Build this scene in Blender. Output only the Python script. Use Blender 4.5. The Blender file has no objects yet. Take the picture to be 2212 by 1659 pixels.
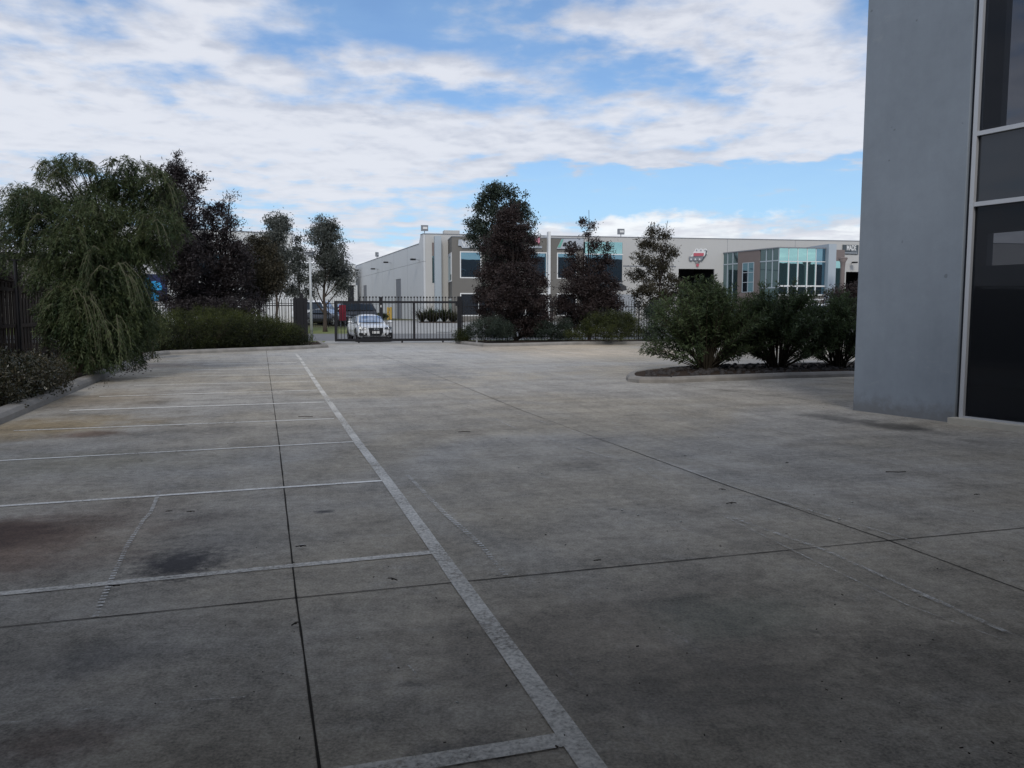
import bpy, math, random
import numpy as np
from mathutils import Vector, Matrix

# ------------------------------------------------------------------ camera
SC = bpy.context.scene
COL = SC.collection
R = math.radians
PITCH = R(5.13)
CH = 1.6
F = 1736.0            # focal length in units of a 2212 px wide picture
cam_d = bpy.data.cameras.new('camera')
cam_d.sensor_width = 36.0
cam_d.lens = 36.0 * F / 2212.0
cam_d.clip_end = 5000
cam_d.clip_start = 0.05
cam = bpy.data.objects.new('camera', cam_d)
COL.objects.link(cam)
cam.location = (0, 0, CH)
cam.rotation_euler = (R(90) - PITCH, 0, 0)
SC.camera = cam

SUN_EL, SUN_AZ = R(38), R(180)      # azimuth clockwise from +Y (behind and left of the camera)
SC.view_settings.view_transform = 'Standard'
SC.view_settings.look = 'None'
SC.view_settings.exposure = 0.0
SC.view_settings.gamma = 1.0
SC.render.engine = 'CYCLES'
SC.cycles.max_bounces = 6
SC.cycles.transparent_max_bounces = 12
SC.cycles.use_denoising = True

# ------------------------------------------------------------------ node expression helper
class X:
    """wraps a socket or number so node maths reads like maths"""
    def __init__(s, nt, v): s.nt, s.v = nt, v
    def _op(s, op, *o, clamp=False):
        n = s.nt.nodes.new('ShaderNodeMath'); n.operation = op; n.use_clamp = clamp
        for i, q in enumerate((s,) + o):
            q = q.v if isinstance(q, X) else q
            if isinstance(q, (int, float)): n.inputs[i].default_value = q
            else: s.nt.links.new(q, n.inputs[i])
        return X(s.nt, n.outputs[0])
    def __add__(s, o): return s._op('ADD', o)
    __radd__ = __add__
    def __sub__(s, o): return s._op('SUBTRACT', o)
    def __rsub__(s, o): return (s * -1.0)._op('ADD', o)
    def __mul__(s, o): return s._op('MULTIPLY', o)
    __rmul__ = __mul__
    def __truediv__(s, o): return s._op('DIVIDE', o)
    def pow(s, o): return s._op('POWER', o)
    def exp(s): return s._op('EXPONENT')
    def maxi(s, o): return s._op('MAXIMUM', o)
    def mini(s, o): return s._op('MINIMUM', o)
    def abs(s): return s._op('ABSOLUTE')
    def clamp(s): return s._op('ADD', 0.0, clamp=True)
    def sqrt(s): return s._op('SQRT')
    def step(s, a, b):
        n = s.nt.nodes.new('ShaderNodeMapRange'); n.interpolation_type = 'SMOOTHSTEP'
        s.nt.links.new(s.v, n.inputs['Value'])
        n.inputs['From Min'].default_value = a; n.inputs['From Max'].default_value = b
        return X(s.nt, n.outputs['Result'])

def lnk(nt, v, sock):
    if isinstance(v, X): v = v.v
    if isinstance(v, (int, float)):
        sock.default_value = v
    elif isinstance(v, (tuple, list)):
        sock.default_value = tuple(v) + ((1.0,) if len(v) == 3 and len(sock.default_value) == 4 else ())
    else:
        nt.links.new(v, sock)

def xyz(nt, sock):
    n = nt.nodes.new('ShaderNodeSeparateXYZ'); nt.links.new(sock, n.inputs[0])
    return X(nt, n.outputs[0]), X(nt, n.outputs[1]), X(nt, n.outputs[2])
def vec(nt, x, y, z=0.0):
    n = nt.nodes.new('ShaderNodeCombineXYZ')
    for i, q in enumerate((x, y, z)): lnk(nt, q, n.inputs[i])
    return n.outputs[0]
def noise(nt, v, scale, detail=4, rough=0.55, dist=0.0):
    n = nt.nodes.new('ShaderNodeTexNoise')
    nt.links.new(v, n.inputs['Vector'])
    n.inputs['Scale'].default_value = scale; n.inputs['Detail'].default_value = detail
    n.inputs['Roughness'].default_value = rough; n.inputs['Distortion'].default_value = dist
    return X(nt, n.outputs['Fac'])
def mix(nt, f, a, b):
    n = nt.nodes.new('ShaderNodeMix'); n.data_type = 'RGBA'
    lnk(nt, f, n.inputs['Factor']); lnk(nt, a, n.inputs['A']); lnk(nt, b, n.inputs['B'])
    return n.outputs['Result']
def mul(nt, a, b):
    n = nt.nodes.new('ShaderNodeMix'); n.data_type = 'RGBA'; n.blend_type = 'MULTIPLY'
    n.inputs['Factor'].default_value = 1.0
    lnk(nt, a, n.inputs['A']); lnk(nt, b, n.inputs['B'])
    return n.outputs['Result']
def gray(nt, x): return vec(nt, x, x, x)

# ------------------------------------------------------------------ world: sky texture under drifting cloud
SKY_STR = 0.1
W = bpy.data.worlds.new('World'); SC.world = W; W.use_nodes = True
nt = W.node_tree
for n in list(nt.nodes): nt.nodes.remove(n)
tc = nt.nodes.new('ShaderNodeTexCoord')
dx, dy, dz = xyz(nt, tc.outputs['Generated'])
sky = nt.nodes.new('ShaderNodeTexSky'); sky.sky_type = 'NISHITA'
sky.sun_disc = False; sky.sun_elevation = SUN_EL; sky.sun_rotation = SUN_AZ
sky.air_density = 1.0; sky.dust_density = 0.6; sky.ozone_density = 1.6
zc = dz.maxi(0.0)
az = dx._op('ARCTAN2', dy)
def _dir(vx, vy):
    a, b = (vx - 1106) / F, -(vy - 829.5) / F
    v = Vector((a, math.cos(PITCH) + math.sin(PITCH) * b, -math.sin(PITCH) + math.cos(PITCH) * b)).normalized()
    return math.atan2(v.x, v.y), v.z
PX = lambda v, w=430: _dir(v, w)[0]
PY = lambda v: _dir(1106, v)[1]
k = X(nt, 1.0)._op('DIVIDE', zc + 0.105)
px_, py_ = dx * k, dy * k
P = vec(nt, px_, py_, 3.1)
wob = noise(nt, P, 0.8, 3, 0.5)
big = noise(nt, P, 1.0, 3, 0.55, 0.2)
puff = noise(nt, P, 4.2, 5, 0.52, 0.12)
puff_s = noise(nt, vec(nt, px_ + 0.012, py_ - 0.045, 3.1), 4.2, 5, 0.52, 0.12)
fine = noise(nt, vec(nt, dx * k, dy * k, 7.7), 13.0, 5, 0.6, 0.1)
el = dz + (puff - 0.5) * 0.035 + (wob - 0.5) * 0.03
azw = az + (puff - 0.5) * 0.10
dens = big * 0.42 + puff * 1.20 + fine * 0.18 - 0.235
def blob(vx, vy, sx, sy, amp, tilt=0.0):
    u = azw - PX(vx, vy); w = el - _dir(vx, vy)[1]
    c, s_ = math.cos(tilt), math.sin(tilt)
    a = (u * c + w * s_) * (F / sx); b = (w * c - u * s_) * (F / sy)
    return ((a * a + b * b) * -1.0).exp() * amp
for q in ((770, 25, 180, 60, -0.22), (930, 100, 250, 70, -0.07), (1020, 15, 130, 40, -0.12), (860, 200, 190, 40, -0.13),
          (1430, 150, 220, 60, -0.13), (1240, 200, 160, 60, -0.10), (230, 60, 130, 50, -0.15), (1150, 90, 160, 60, -0.10), (1860, 30, 60, 60, -0.2),
          (790, 110, 110, 30, 0.16), (985, 142, 60, 18, 0.30), (1120, 170, 120, 22, 0.12), (250, 250, 500, 130, 0.16), (1300, 290, 450, 70, 0.16),
          (700, 330, 500, 70, 0.14), (300, 60, 240, 70, 0.12), (1550, 40, 260, 60, 0.12), (1780, 250, 130, 130, 0.16)):
    dens = dens + blob(*q)
# the clear band low in the sky, wider to the right
e0 = el
band = e0.step(PY(500), PY(455)) * (1.0 - e0.step(PY(385), PY(360))) * azw.step(PX(820), PX(1250))
band2 = e0.step(PY(560), PY(520)) * (1.0 - e0.step(PY(500), PY(470))) * azw.step(PX(760), PX(860)) * 0.4
dens = dens - band * 0.38 - band2 * 0.3
cover = dens.step(0.42, 0.80)
# cloud tone: bright tops, greyer bases
tone = ((puff_s - puff) * 4.0 * dz.step(0.0, 0.30) + (fine - 0.5) * 0.5 * dz.step(0.05, 0.3) + (dens - 0.62) * 1.2 + (wob - 0.5) * 1.2 + 0.48).step(-0.05, 1.05)
cl = mix(nt, tone, (5.6, 5.95, 6.9), (7.9, 8.1, 8.75))
# bank of cumulus near the horizon
Q = vec(nt, az * 1.0, dz * 2.2, 1.3)
cb = noise(nt, Q, 15.0, 6, 0.55)
topc = azw.step(PX(1150), PX(1500)) * 0.022 + 0.088 + (noise(nt, Q, 6.0, 2, 0.5) - 0.5) * 0.06
low = (topc + (cb - 0.5) * 0.09 - dz).step(-0.004, 0.012)
lowtone = noise(nt, vec(nt, az * 1.0, dz * 3.0, 5.0), 11.0, 5, 0.55).step(0.36, 0.60)
lowc = mix(nt, lowtone, (6.0, 6.5, 7.4), (9.6, 9.8, 10.0))
skyc = mul(nt, sky.outputs[0], (0.86, 1.04, 1.30))
# thin veil that pales the blue
veil = (1.0 - dz.step(0.03, 0.30)) * 0.45 + puff * 0.30 + 0.05
skyc = mix(nt, veil, skyc, (4.6, 7.2, 9.4))
out = mix(nt, low * 0.92, skyc, lowc)
out = mix(nt, cover * 0.93, out, cl)
bg = nt.nodes.new('ShaderNodeBackground'); bg.inputs['Strength'].default_value = SKY_STR
nt.links.new(out, bg.inputs['Color'])
wo = nt.nodes.new('ShaderNodeOutputWorld'); nt.links.new(bg.outputs[0], wo.inputs[0])
W.cycles.sampling_method = 'MANUAL'; W.cycles.sample_map_resolution = 512

sd = bpy.data.lights.new('sun', 'SUN'); sd.energy = 1.5; sd.angle = R(16); sd.color = (1.0, 0.955, 0.88)
so = bpy.data.objects.new('sun', sd); COL.objects.link(so)
sv = Vector((math.sin(SUN_AZ) * math.cos(SUN_EL), math.cos(SUN_AZ) * math.cos(SUN_EL), math.sin(SUN_EL)))
so.rotation_euler = (-sv).to_track_quat('-Z', 'Y').to_euler()
so.location = (0, -20, 30)

# ------------------------------------------------------------------ geometry helpers
SP, CP = math.sin(PITCH), math.cos(PITCH)
def ray(vx, vy):
    cx = (vx - 1106) / F; cy = -(vy - 829.5) / F
    return Vector((cx, CP + SP * cy, -SP + CP * cy))
def G(vx, vy, h=0.0):                      # picture point (2212 wide) on the level ground
    d = ray(vx, vy); t = (h - CH) / d.z
    return Vector((d.x * t, d.y * t, h))
def V(vx, vy, y):                          # picture point at depth y
    d = ray(vx, vy); t = y / d.y
    return Vector((d.x * t, y, CH + d.z * t))
def KX(v, vy=575.0): return (v - 1106) / F / (CP + SP * (829.5 - vy) / F)
A17 = R(17.2); AV = Vector((-math.sin(A17), math.cos(A17), 0)); BV = Vector((math.cos(A17), math.sin(A17), 0))
T10 = R(10); DV = Vector((math.cos(T10), math.sin(T10), 0)); NV = Vector((-math.sin(T10), math.cos(T10), 0))
PROF = ([-600, 46, 56, 66, 84, 3000], [0, 0, .12, .40, .85, .95])
def gz_t(t): return float(np.interp(t, *PROF))
def gz(x, y): return gz_t(x * NV.x + y * NV.y)
def s_at(vx, t, vy=690.0):
    kx = KX(vx, vy); return (kx * t * NV.y - t * NV.x) / (DV.x - kx * DV.y)
def ST(s, t, z=0.0): return DV * s + NV * t + Vector((0, 0, z))

class MB:
    def __init__(s): s.v = []; s.f = []
    def add(s, vs, fs):
        o = len(s.v); s.v += [tuple(p) for p in vs]; s.f += [tuple(i + o for i in f) for f in fs]
    def box(s, c, size, rz=0.0, M=None):
        hx, hy, hz = size[0] / 2, size[1] / 2, size[2] / 2
        m = M if M is not None else Matrix.Rotation(rz, 3, 'Z')
        vs = [Vector(c) + m @ Vector((x * hx, y * hy, z * hz)) for x, y, z in
              ((-1,-1,-1),(1,-1,-1),(1,1,-1),(-1,1,-1),(-1,-1,1),(1,-1,1),(1,1,1),(-1,1,1))]
        s.add(vs, [(0,3,2,1),(4,5,6,7),(0,1,5,4),(1,2,6,5),(2,3,7,6),(3,0,4,7)])
    def hull8(s, b, t):                    # four bottom points, four top points
        s.add(list(b) + list(t), [(0,3,2,1),(4,5,6,7),(0,1,5,4),(1,2,6,5),(2,3,7,6),(3,0,4,7)])
    def prism(s, poly, z0, z1):
        n = len(poly)
        s.add([(p[0], p[1], z0) for p in poly] + [(p[0], p[1], z1) for p in poly],
              [tuple(range(n))[::-1], tuple(range(n, 2 * n))] + [(i, (i + 1) % n, n + (i + 1) % n, n + i) for i in range(n)])
    def ext(s, poly, O, U, Wv, D):         # 2-D polygon in the frame O,U,W pushed along D
        n = len(poly); O = Vector(O)
        a = [O + U * p[0] + Wv * p[1] for p in poly]
        s.add(a + [p + D for p in a], [tuple(range(n)), tuple(range(n, 2 * n))[::-1]] +
              [(i, n + i, n + (i + 1) % n, (i + 1) % n) for i in range(n)])
    def tube(s, pts, rad, n=6, caps=True):
        pts = [Vector(p) for p in pts]
        if isinstance(rad, (int, float)): rad = [rad] * len(pts)
        o = len(s.v); prev = None
        for i, p in enumerate(pts):
            t = (pts[min(i + 1, len(pts) - 1)] - pts[max(i - 1, 0)])
            if t.length < 1e-9: t = Vector((0, 0, 1))
            t.normalize()
            if prev is None:
                u = t.orthogonal().normalized()
            else:
                u = (prev - t * prev.dot(t))
                u = u.normalized() if u.length > 1e-6 else t.orthogonal().normalized()
            prev = u; w = t.cross(u)
            for k_ in range(n):
                a = 2 * math.pi * k_ / n
                s.v.append(tuple(p + (u * math.cos(a) + w * math.sin(a)) * rad[i]))
        for i in range(len(pts) - 1):
            for k_ in range(n):
                a = o + i * n + k_; b = o + i * n + (k_ + 1) % n
                s.f.append((a, b, b + n, a + n))
        if caps:
            s.f.append(tuple(o + k_ for k_ in range(n))[::-1])
            s.f.append(tuple(o + (len(pts) - 1) * n + k_ for k_ in range(n)))
    def ball(s, c, r, n=8, m=6, sz=1.0):
        o = len(s.v); c = Vector(c)
        for j in range(m + 1):
            a = math.pi * j / m
            for i in range(n):
                b = 2 * math.pi * i / n
                s.v.append((c.x + r * math.sin(a) * math.cos(b), c.y + r * math.sin(a) * math.sin(b), c.z + r * sz * math.cos(a)))
        for j in range(m):
            for i in range(n):
                s.f.append((o + j * n + i, o + (j + 1) * n + i, o + (j + 1) * n + (i + 1) % n, o + j * n + (i + 1) % n))
    def build(s, name, mat, parent=None, smooth=False):
        me = bpy.data.meshes.new(name); me.from_pydata(s.v, [], s.f); me.update()
        if mat: me.materials.append(mat)
        if smooth: me.polygons.foreach_set('use_smooth', [True] * len(me.polygons))
        o = bpy.data.objects.new(name, me); COL.objects.link(o)
        if parent is not None:
            o.parent = parent; o.matrix_parent_inverse = parent.matrix_basis.inverted()
        return o

def tag(o, label=None, cat=None, group=None, kind=None):
    if label: o['label'] = label
    if cat: o['category'] = cat
    if group: o['group'] = group
    if kind: o['kind'] = kind
    return o
def empty(name, loc, label, cat, group=None, rz=0.0):
    o = bpy.data.objects.new(name, None); COL.objects.link(o)
    o.location = loc; o.rotation_euler = (0, 0, rz); o.empty_display_size = 0.2
    return tag(o, label, cat, group)
def struct(name, mb, m, smooth=False):
    return tag(mb.build(name, m, None, smooth), kind='structure')
def text_obj(name, s, size, O, rz, mat, parent=None, depth=0.01, shear=0.0, sx=1.0, offset=0.0, align='LEFT'):
    c = bpy.data.curves.new(name, 'FONT'); c.body = s; c.size = size; c.extrude = depth; c.shear = shear
    c.offset = offset; c.align_x = align
    t = bpy.data.objects.new('tmp', c); COL.objects.link(t)
    dg = bpy.context.evaluated_depsgraph_get()
    me = bpy.data.meshes.new_from_object(t.evaluated_get(dg)); me.name = name
    bpy.data.objects.remove(t); bpy.data.curves.remove(c)
    M = Matrix.Translation(Vector(O)) @ Matrix.Rotation(rz, 4, 'Z') @ Matrix.Rotation(R(90), 4, 'X') @ Matrix.Diagonal((sx, 1, 1, 1))
    me.transform(M)
    me.materials.clear(); me.materials.append(mat)
    o = bpy.data.objects.new(name, me); COL.objects.link(o)
    if parent is not None:
        o.parent = parent; o.matrix_parent_inverse = parent.matrix_basis.inverted()
    return o

# ------------------------------------------------------------------ materials
def newmat(name):
    m = bpy.data.materials.new(name); m.use_nodes = True
    t = m.node_tree; b = t.nodes['Principled BSDF']
    return m, t, b
def paint(name, col, rough=0.6, var=0.12, scale=3.0, bump=0.0, bscale=40.0, spec=0.4, metal=0.0, streak=0.0, coat=0.0, stretch=1.0):
    m, t, b = newmat(name)
    g = t.nodes.new('ShaderNodeNewGeometry')
    x, y, z = xyz(t, g.outputs['Position'])
    v = vec(t, x, y, z * stretch)
    n = noise(t, v, scale, 6, 0.6)
    f = (n - 0.5) * (2 * var) + 1.0
    if streak:
        s_ = noise(t, vec(t, x * 6.0, y * 6.0, z * 0.25), 1.5, 4, 0.6)
        f = f - s_.step(0.5, 0.8) * streak
    lnk(t, mul(t, col, gray(t, f)), b.inputs['Base Color'])
    b.inputs['Roughness'].default_value = rough
    b.inputs['Specular IOR Level'].default_value = spec
    b.inputs['Metallic'].default_value = metal
    b.inputs['Coat Weight'].default_value = coat
    if bump:
        bn = t.nodes.new('ShaderNodeBump'); bn.inputs['Strength'].default_value = bump; bn.inputs['Distance'].default_value = 0.01
        lnk(t, noise(t, g.outputs['Position'], bscale, 4, 0.6), bn.inputs['Height'])
        t.links.new(bn.outputs[0], b.inputs['Normal'])
    return m

def leafmat(name, c1, c2, rough=0.55, trans=0.25):
    m, t, b = newmat(name)
    at = t.nodes.new('ShaderNodeAttribute'); at.attribute_name = 'tone'
    col = mix(t, X(t, at.outputs['Fac']), c1, c2)
    lnk(t, col, b.inputs['Base Color']); b.inputs['Roughness'].default_value = rough
    b.inputs['Specular IOR Level'].default_value = 0.3
    tr = t.nodes.new('ShaderNodeBsdfTranslucent'); lnk(t, col, tr.inputs['Color'])
    mx = t.nodes.new('ShaderNodeMixShader'); mx.inputs[0].default_value = trans
    t.links.new(b.outputs[0], mx.inputs[1]); t.links.new(tr.outputs[0], mx.inputs[2])
    t.links.new(mx.outputs[0], t.nodes['Material Output'].inputs['Surface'])
    return m

def glassmat(name, tint, refl, inner, see=0.0, ior=1.5):
    """coated window glass: a mirror coat over a dark or see-through pane"""
    m, t, b = newmat(name)
    g = t.nodes.new('ShaderNodeNewGeometry')
    b.inputs['Base Color'].default_value = (*inner, 1); b.inputs['Roughness'].default_value = 0.25
    gl = t.nodes.new('ShaderNodeBsdfGlossy'); gl.inputs['Color'].default_value = (*tint, 1); gl.inputs['Roughness'].default_value = 0.01
    bn = t.nodes.new('ShaderNodeBump'); bn.inputs['Strength'].default_value = 0.05; bn.inputs['Distance'].default_value = 0.02
    lnk(t, noise(t, g.outputs['Position'], 0.9, 2, 0.5), bn.inputs['Height']); t.links.new(bn.outputs[0], gl.inputs['Normal'])
    base = b.outputs[0]
    if see:
        tp = t.nodes.new('ShaderNodeBsdfTransparent'); tp.inputs['Color'].default_value = (see, see * 1.02, see * 1.08, 1)
        ms = t.nodes.new('ShaderNodeMixShader'); ms.inputs[0].default_value = 0.84
        t.links.new(b.outputs[0], ms.inputs[1]); t.links.new(tp.outputs[0], ms.inputs[2]); base = ms.outputs[0]
    fr = t.nodes.new('ShaderNodeFresnel'); fr.inputs['IOR'].default_value = ior
    f = (X(t, fr.outputs[0]) * (1 - refl) + refl).clamp()
    mx = t.nodes.new('ShaderNodeMixShader'); lnk(t, f, mx.inputs[0])
    t.links.new(base, mx.inputs[1]); t.links.new(gl.outputs[0], mx.inputs[2])
    t.links.new(mx.outputs[0], t.nodes['Material Output'].inputs['Surface'])
    return m

# --- car park concrete with stains, tyre marks, speckle and painted-in far brightness
def stain_or_light(t, x, y, cx, cy, rx, ry, rot, amp, nz):
    u = x - cx; w = y - cy
    c, s_ = math.cos(rot), math.sin(rot)
    a = (u * c + w * s_) / rx; b = (w * c - u * s_) / ry
    d = (a * a + b * b).sqrt() + (nz - 0.5) * 1.5
    return (1.0 - d.step(0.2, 1.05)) * amp
def concrete():
    m, t, b = newmat('carpark_concrete')
    g = t.nodes.new('ShaderNodeNewGeometry'); pos = g.outputs['Position']
    x, y, z = xyz(t, pos)
    along = x * AV.x + y * AV.y; across = x * BV.x + y * BV.y
    big = noise(t, pos, 0.16, 5, 0.6, 0.6)
    med = noise(t, pos, 1.5, 8, 0.68, 0.15)
    fin = noise(t, pos, 13.0, 8, 0.75)
    spk = noise(t, pos, 70.0, 3, 0.7)
    strk = noise(t, vec(t, across * 1.0, along * 0.13, 2.0), 3.2, 6, 0.62, 0.4)
    strk2 = noise(t, vec(t, across * 0.10, along * 1.0, 5.0), 2.4, 6, 0.62, 0.4)
    val = (big - 0.5) * 0.7 + (med - 0.5) * 1.2 + (fin - 0.5) * 1.6 + (spk - 0.5) * 1.7 + (strk - 0.5) * 0.6 + (strk2 - 0.5) * 0.7 + 1.0
    hue = noise(t, vec(t, x, y, 9.0), 0.25, 4, 0.55, 0.5).step(0.38, 0.62)
    col = mix(t, hue, (0.345, 0.305, 0.244), (0.326, 0.304, 0.270))
    pale = noise(t, vec(t, x * 1.0, y * 1.0, 4.0), 2.6, 8, 0.74, 0.3).step(0.52, 0.68)
    col = mix(t, pale * 0.28, col, (0.40, 0.38, 0.35))
    dark = noise(t, vec(t, x, y, 14.0), 1.1, 7, 0.72, 0.3).step(0.52, 0.70)
    col = mix(t, dark * 0.38, col, (0.105, 0.088, 0.070))
    # oil dots
    spot = noise(t, vec(t, x, y, 30.0), 5.5, 2, 0.5).step(0.73, 0.77)
    col = mix(t, spot * 0.4, col, (0.06, 0.058, 0.055))
    nz = med
    def S(vx, vy, rx, ry, rot, amp, c, n=nz):
        nonlocal col
        p = G(vx, vy)
        col = mix(t, stain_or_light(t, x, y, p.x, p.y, rx, ry, rot, amp, n), col, c)
    S(388, 1218, .36, .46, .2, .93, (0.022, 0.021, 0.026), fin)
    S(400, 1195, .5, .6, .9, .30, (0.09, 0.085, 0.085), fin)
    S(470, 1150, .8, .7, .2, .20, (0.12, 0.112, 0.105))
    S(10, 1180, 1.1, 1.1, .3, .60, (0.14, 0.070, 0.045))
    S(-10, 1150, .7, .7, .3, .80, (0.05, 0.026, 0.022))
    S(120, 1140, 1.3, 1.2, .3, .25, (0.19, 0.12, 0.085))
    S(70, 925, 2.2, 1.5, .8, .65, (0.33, 0.23, 0.10))
    S(150, 1000, 2.0, 1.0, .2, .30, (0.23, 0.20, 0.11))
    S(230, 862, 1.6, 2.2, .3, .50, (0.25, 0.19, 0.12))
    S(190, 938, .6, .5, .3, .75, (0.14, 0.08, 0.05))
    S(330, 790, 2.0, 1.5, .3, .45, (0.15, 0.11, 0.09))
    S(1900, 918, 1.1, .45, -1.0, .70, (0.05, 0.046, 0.043))
    S(1800, 903, .9, .4, -1.0, .55, (0.07, 0.065, 0.06))
    S(860, 760, 9.0, 17.0, .3, .60, (0.46, 0.455, 0.445))  # brightness of the far concrete near the gate put into the colour
    S(1180, 750, 4.5, 7.0, -.5, .65, (0.60, 0.49, 0.36))  # tan patches paler than the slab around them
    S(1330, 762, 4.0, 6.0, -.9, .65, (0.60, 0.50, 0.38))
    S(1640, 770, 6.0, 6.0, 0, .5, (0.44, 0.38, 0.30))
    S(1700, 860, 2.2, 3.0, .9, .30, (0.30, 0.26, 0.20))
    S(920, 795, 1.6, 6.0, .2, .30, (0.11, 0.11, 0.115))
    S(1030, 1160, 2.4, .30, -.9, .30, (0.30, 0.29, 0.27), fin)
    S(1400, 1370, 1.6, 1.0, .3, .45, (0.12, 0.10, 0.085))
    S(1600, 1500, 1.2, .7, .3, .45, (0.10, 0.088, 0.075))
    S(1600, 1330, .7, .4, .3, .25, (0.17, 0.21, 0.16))
    S(90, 1430, .5, .3, .3, .35, (0.10, 0.098, 0.095))
    S(240, 1420, .35, .25, .3, .35, (0.10, 0.098, 0.10))
    S(130, 1600, .35, .2, .2, .6, (0.12, 0.075, 0.055), fin)
    S(2150, 1450, .9, .9, .2, .35, (0.10, 0.088, 0.075))
    S(1000, 1620, .3, .15, .2, .5, (0.08, 0.075, 0.07), fin)
    S(700, 1105, .11, .07, .3, .9, (0.045, 0.045, 0.05), fin)
    # faint curved tyre marks sweeping from the gate
    c0 = G(2600, 850)
    rr = ((x - c0.x) * (x - c0.x) + (y - c0.y) * (y - c0.y)).sqrt()
    tyre = noise(t, vec(t, rr * 1.0, 0.0, 0.0), 2.2, 3, 0.5).step(0.55, 0.68) * med.step(0.35, 0.6)
    col = mix(t, tyre * 0.22, col, (0.10, 0.10, 0.10))
    # thin pale scuffs running with the traffic
    sc = noise(t, vec(t, across * 1.0 + along * 0.06, along * 0.05, 1.0), 9.0, 3, 0.6).step(0.66, 0.72) * fin.step(0.42, 0.6) * big.step(0.45, 0.6)
    col = mix(t, sc * 0.40, col, (0.42, 0.41, 0.42))
    col = mul(t, col, gray(t, val))
    lnk(t, col, b.inputs['Base Color'])
    lnk(t, 0.75 + (med - 0.5) * 0.35, b.inputs['Roughness'])
    b.inputs['Specular IOR Level'].default_value = 0.16
    bn = t.nodes.new('ShaderNodeBump'); bn.inputs['Strength'].default_value = 0.35; bn.inputs['Distance'].default_value = 0.004
    lnk(t, fin * 0.6 + spk * 0.4, bn.inputs['Height']); t.links.new(bn.outputs[0], b.inputs['Normal'])
    return m
def wornpaint(name, col, keep=0.5, scale=9.0, soft=0.30, dash=False, solid=True):
    m, t, b = newmat(name)
    g = t.nodes.new('ShaderNodeNewGeometry'); pos = g.outputs['Position']
    n = noise(t, pos, scale, 8, 0.72, 0.4); n2 = noise(t, pos, 1.1, 4, 0.6); sp = noise(t, pos, 60, 3, 0.7)
    a = (n * 0.7 + n2 * 0.45 + (sp - 0.5) * 0.5).step(keep, keep + soft)
    if dash:
        x, y, z = xyz(t, pos)
        w = ((x * AV.x + y * AV.y) * 120.0)._op('SINE').step(-0.1, 0.3)
        a = a * w
    if solid: a = a * 0.60 + (n2 * 0.6 + n * 0.4).step(0.30, 0.50) * 0.36
    lnk(t, mul(t, col, gray(t, 0.75 + n2 * 0.5)), b.inputs['Base Color']); b.inputs['Roughness'].default_value = 0.7
    tp = t.nodes.new('ShaderNodeBsdfTransparent'); mx = t.nodes.new('ShaderNodeMixShader')
    lnk(t, a, mx.inputs[0]); t.links.new(tp.outputs[0], mx.inputs[1]); t.links.new(b.outputs[0], mx.inputs[2])
    t.links.new(mx.outputs[0], t.nodes['Material Output'].inputs['Surface'])
    return m

M = {}
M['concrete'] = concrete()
M['kerb'] = paint('kerb_concrete', (0.25, 0.235, 0.215), 0.85, 0.5, 2.2, 0.5, 50, spec=0.2)
M['soil'] = paint('bark_mulch', (0.045, 0.032, 0.024), 0.95, 0.6, 9, 1.0, 25, spec=0.1)
M['rock'] = paint('dark_rock', (0.055, 0.05, 0.048), 0.9, 0.5, 9, 0.6, 30, spec=0.2)
M['asphalt'] = paint('road_asphalt', (0.20, 0.20, 0.205), 0.85, 0.15, 0.8, 0.3, 90, spec=0.2)
M['grassland'] = paint('dry_ground', (0.10, 0.10, 0.055), 0.95, 0.4, 0.6, 0.5, 12, spec=0.1)
M['verge'] = paint('verge_grass', (0.17, 0.19, 0.075), 0.95, 0.35, 0.7, 0.5, 20, spec=0.1)
M['drive'] = paint('driveway_concrete', (0.36, 0.355, 0.345), 0.8, 0.15, 0.35, 0.2, 30, spec=0.25)
M['joint'] = paint('joint_sealant', (0.03, 0.026, 0.021), 0.9, 0.4, 8, spec=0.1)
M['line'] = wornpaint('worn_line_paint', (0.70, 0.67, 0.61), 0.33, 30, 0.45)
M['line_thin'] = wornpaint('worn_bay_paint', (0.86, 0.83, 0.77), 0.27, 24, 0.4)
M['line_faint'] = wornpaint('faded_bay_paint', (0.80, 0.77, 0.71), 0.33, 20, 0.4)
M['scuff'] = wornpaint('old_scuff_paint', (0.60, 0.58, 0.54), 0.50, 18, 0.3, solid=False)
M['scuff_dash'] = wornpaint('old_dash_paint', (0.66, 0.64, 0.60), 0.40, 9, dash=True, solid=False)
M['bluewall'] = paint('painted_precast_panel', (0.225, 0.255, 0.285), 0.62, 0.30, 0.9, 0.15, 60, spec=0.35, streak=0.05)
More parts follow.
